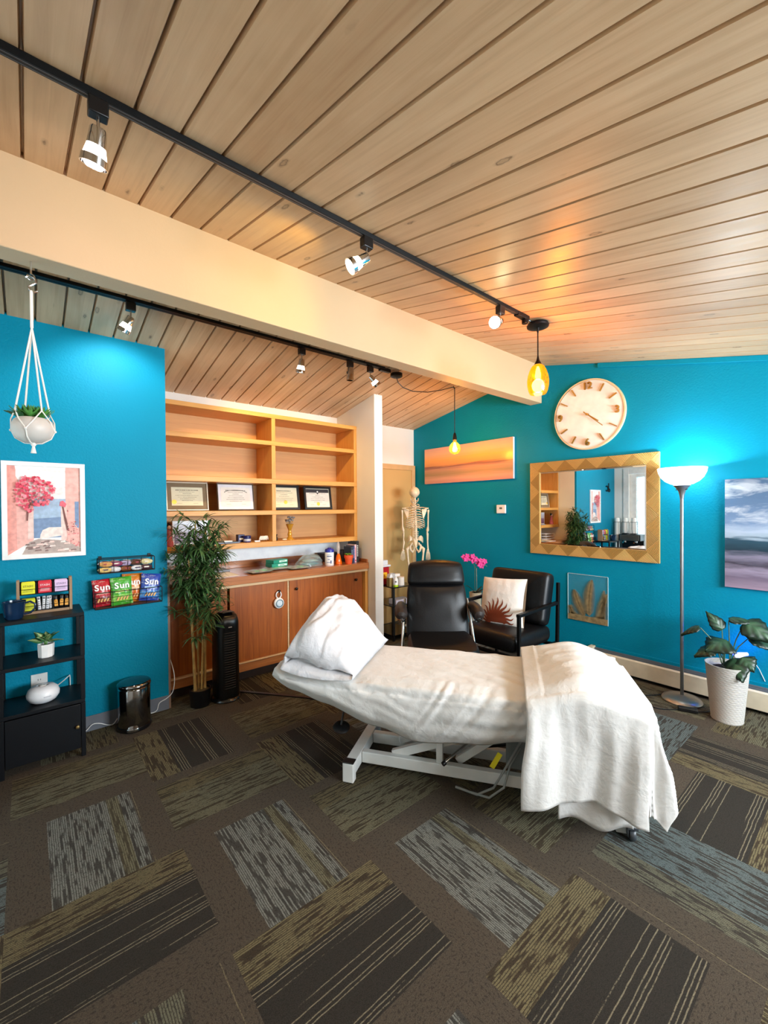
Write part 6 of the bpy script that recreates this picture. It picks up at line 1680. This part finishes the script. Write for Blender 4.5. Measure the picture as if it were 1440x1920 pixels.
# ---------------------------------------------------------------- planter and broad leaved plant by the heater
t = thing('planter_plant', 'broad leaved green plant in tall white woven planter', 'plant', (3.62, .70, 0))
px, py = 3.615, .700
def weave():
    t = NT('white woven planter'); co = t.coord('Object'); x, y, z = t.sep(co)
    n = t.noise(co, 30, 2); zz = t.math('ADD', z, t.math('MULTIPLY', n, .003))
    row = t.math('MULTIPLY', zz, 2*pi/.0085); h = t.math('SINE', row)
    an = t.math('ARCTAN2', y, x); st = t.math('SINE', t.math('ADD', t.math('MULTIPLY', an, 26), t.math('MULTIPLY', t.math('FLOOR', t.math('DIVIDE', zz, .0085)), 1.9)))
    hh = t.math('ADD', h, t.math('MULTIPLY', st, .35)); t.bump(hh, .55, .004)
    return t.done(t.ramp(t.math('MULTIPLY_ADD', hh, .35, .5), [(0, srgb('#b4aea6')), (1, srgb('#d2cec7'))]), .6, 0, .4)
mb = MB(); mb.lathe([(0, .001), (.088, .001), (.090, .006), (.089, .010), (.120, .372), (.122, .378), (.116, .378), (.112, .35), (0, .345)], (px, py, 0), 56); mb.build('planter', weave(), t)
mb = MB(); mb.lathe([(0, .3455), (.110, .3455), (.05, .352), (0, .354)], (px, py, 0), 24); mb.build('soil', plain('potting soil', '#33261c', .95), t)
M_mleaf = leafmat('dark monstera leaf', '#0f2216', '#2c4c34', .55, .16)
for k, (b, tip, w_, up, dr) in enumerate((
        ((3.58, .84, .60), (3.56, .955, .535), .10, (-.3, .3, 1), .3), ((3.63, .73, .60), (3.62, .815, .715), .085, (-.8, -.2, .6), .25),
        ((3.66, .70, .665), (3.70, .56, .675), .11, (-.2, 0, 1), .25), ((3.68, .62, .66), (3.66, .46, .565), .15, (-.7, .0, .8), .2),
        ((3.62, .70, .515), (3.50, .795, .475), .185, (-.7, .2, .8), .35), ((3.60, .66, .42), (3.50, .60, .315), .14, (-.8, .1, .5), .2),
        ((3.70, .60, .56), (3.72, .45, .50), .10, (-.4, 0, 1), .2), ((3.56, .76, .47), (3.50, .86, .42), .13, (-.5, .5, .7), .3), ((3.60, .62, .44), (3.56, .55, .38), .12, (-.8, -.2, .6), .2))):
    mb = MB(); leaf(mb, b, tip, up, w_*1.22, dr, .22, 22, 8, .55, 1.0); lf = mb.build('leaf', M_mleaf, t, solid=.0015)
    mb = MB(); b = V(b); c0 = V((px+.02*cos(k*2.1), py+.02*sin(k*2.1), .345)); mb.tube([c0, c0.lerp(b, .5)+V((0, 0, .04)), b], [.004, .0035, .0025], 7)
    mb.build('stem', plain('leaf stem', '#3f5a3a', .5), t)
t = thing('night_light', 'small white plug-in light glowing blue behind the leafy plant', 'night light', (3.80, .64, .40))
mb = MB(); mb.tube([(3.80, .64, .408), (3.775, .665, .40), (3.745, .685, .398)], [.010, .012, .010], 12); mb.build('housing', M_wht, t)
mb = MB(); mb.tube([(3.805, .625, .42), (3.77, .66, .418), (3.745, .69, .416)], [.012, .014, .012], 12); mb.build('blue_lens', emis('blue led', '#2b3cff', 3), t)
mb = MB(); mb.tube([(3.805, .63, .40), (3.86, .60, .36), (3.92, .58, .30), (3.928, .55, .22)], .0022, 6); mb.build('wire', M_wht, t)
light('blue_glow', 'POINT', (3.83, .66, .47), .45, (.05, .08, 1), shadow_soft_size=.02)

# ---------------------------------------------------------------- coffee corner seen in the mirror
t = thing('coffee_cart', 'black coffee cabinet by the glazed door, seen in mirror', 'cabinet', (-.52, 3.0, 0))
mb = MB(); mb.box(-.745, -.34, 2.72, 3.34, .04, .60); mb.build('carcass', M_unit, t, bevel=.004)
mb = MB(); mb.box(-.752, -.33, 2.71, 3.348, .6005, .62); mb.build('top', M_black, t, bevel=.003)
for y0, y1 in ((2.73, 3.025), (3.035, 3.33)):
    d = MB().box(-.3395, -.325, y0, y1, .05, .59).build('door', M_unit, t, bevel=.002)
    mb = MB(); mb.lathe([(0, 0), (.008, 0), (.010, .016), (0, .018)], (-.325, (y1-.03 if y0 < 3 else y0+.03), .34), 14, axis=(1, 0, 0)); mb.build('knob', M_steel, d)
for x in (-.73, -.36):
    for y in (2.74, 3.32): mb = MB(); mb.box(x, x+.02, y-.01, y+.01, .001, .0395); mb.build('foot', M_black, t)
t = thing('coffee_machine', 'black and steel coffee machine on the coffee cabinet, seen in mirror', 'coffee machine', (-.52, 2.98, .62))
mb = MB(); mb.box(-.72, -.40, 2.80, 3.16, .6205, .66); mb.box(-.72, -.56, 2.80, 3.16, .66, .94); mb.box(-.56, -.40, 2.80, 3.16, .83, .94); mb.build('body', M_black, t, bevel=.006)
mb = MB(); mb.box(-.3995, -.392, 2.82, 3.14, .835, .93); mb.build('front_panel', M_steel, t, bevel=.002)
for y in (2.89, 3.07):
    mb = MB(); mb.tube([(-.45, y, .829), (-.45, y, .80)], .028, 18); mb.tube([(-.45, y, .808), (-.36, y, .800)], [.010, .012], 10); mb.build('group_head', M_chrome, t)
mb = MB(); mb.box(-.55, -.41, 2.83, 3.13, .661, .672); mb.build('drip_tray', M_steel, t)
for k, (y, lab) in enumerate(((3.25, 'white filled dispenser nearest the teal partition, seen in mirror'), (3.11, 'middle white filled dispenser above coffee machine, seen in mirror'), (2.97, 'white filled dispenser nearest the glazed door, seen in mirror'))):
    zb_ = .9405 if k else .62
    q = thing('cup_dispenser', lab, 'dispenser', (-.58, y, zb_), group='dispensers over the coffee machine')
    mb = MB(); mb.box(-.63, -.53, y-.05, y+.05, zb_+.0005, zb_+.012)
    for a in (-.045, .045):
        for b in (-.625, -.535): mb.tube([(b, y+a, zb_+.012), (b, y+a, .9405+.22)], .003, 6)
    mb.tube([(-.625, y-.045, 1.16), (-.535, y-.045, 1.16), (-.535, y+.045, 1.16), (-.625, y+.045, 1.16)], .003, 6, closed=True); mb.build('wire_frame', M_blackm, q)
    mb = MB(); mb.lathe([(0, zb_+.02), (.028, zb_+.02), (.040, zb_+.08), (.040, 1.20), (.034, 1.235), (0, 1.24)], (-.58, y, 0), 24); mb.build('stacked_cups', M_wpaper, q)
# scroll ornament on the teal partition, seen in the mirror
t = thing('wall_scroll', 'black scrolled metal ornament on teal partition, seen in mirror', 'wall ornament', (-.45, YL, 1.75))
m = mk(WL(-.45, 1.78, .012))
m.tube([(.05+.045*cos(a), .0+.05*sin(a), 0) for a in [radians(q) for q in range(40, 330, 15)]], .008, 8)
m.tube([(-.05+.028*cos(a), -.03+.03*sin(a), 0) for a in [radians(q) for q in range(0, 361, 20)]], .008, 8)
m.tube([(-.022, .10, 0), (-.022, -.02, 0), (-.015, -.06, 0)], .008, 8); m.build('scroll', M_blackm, t)
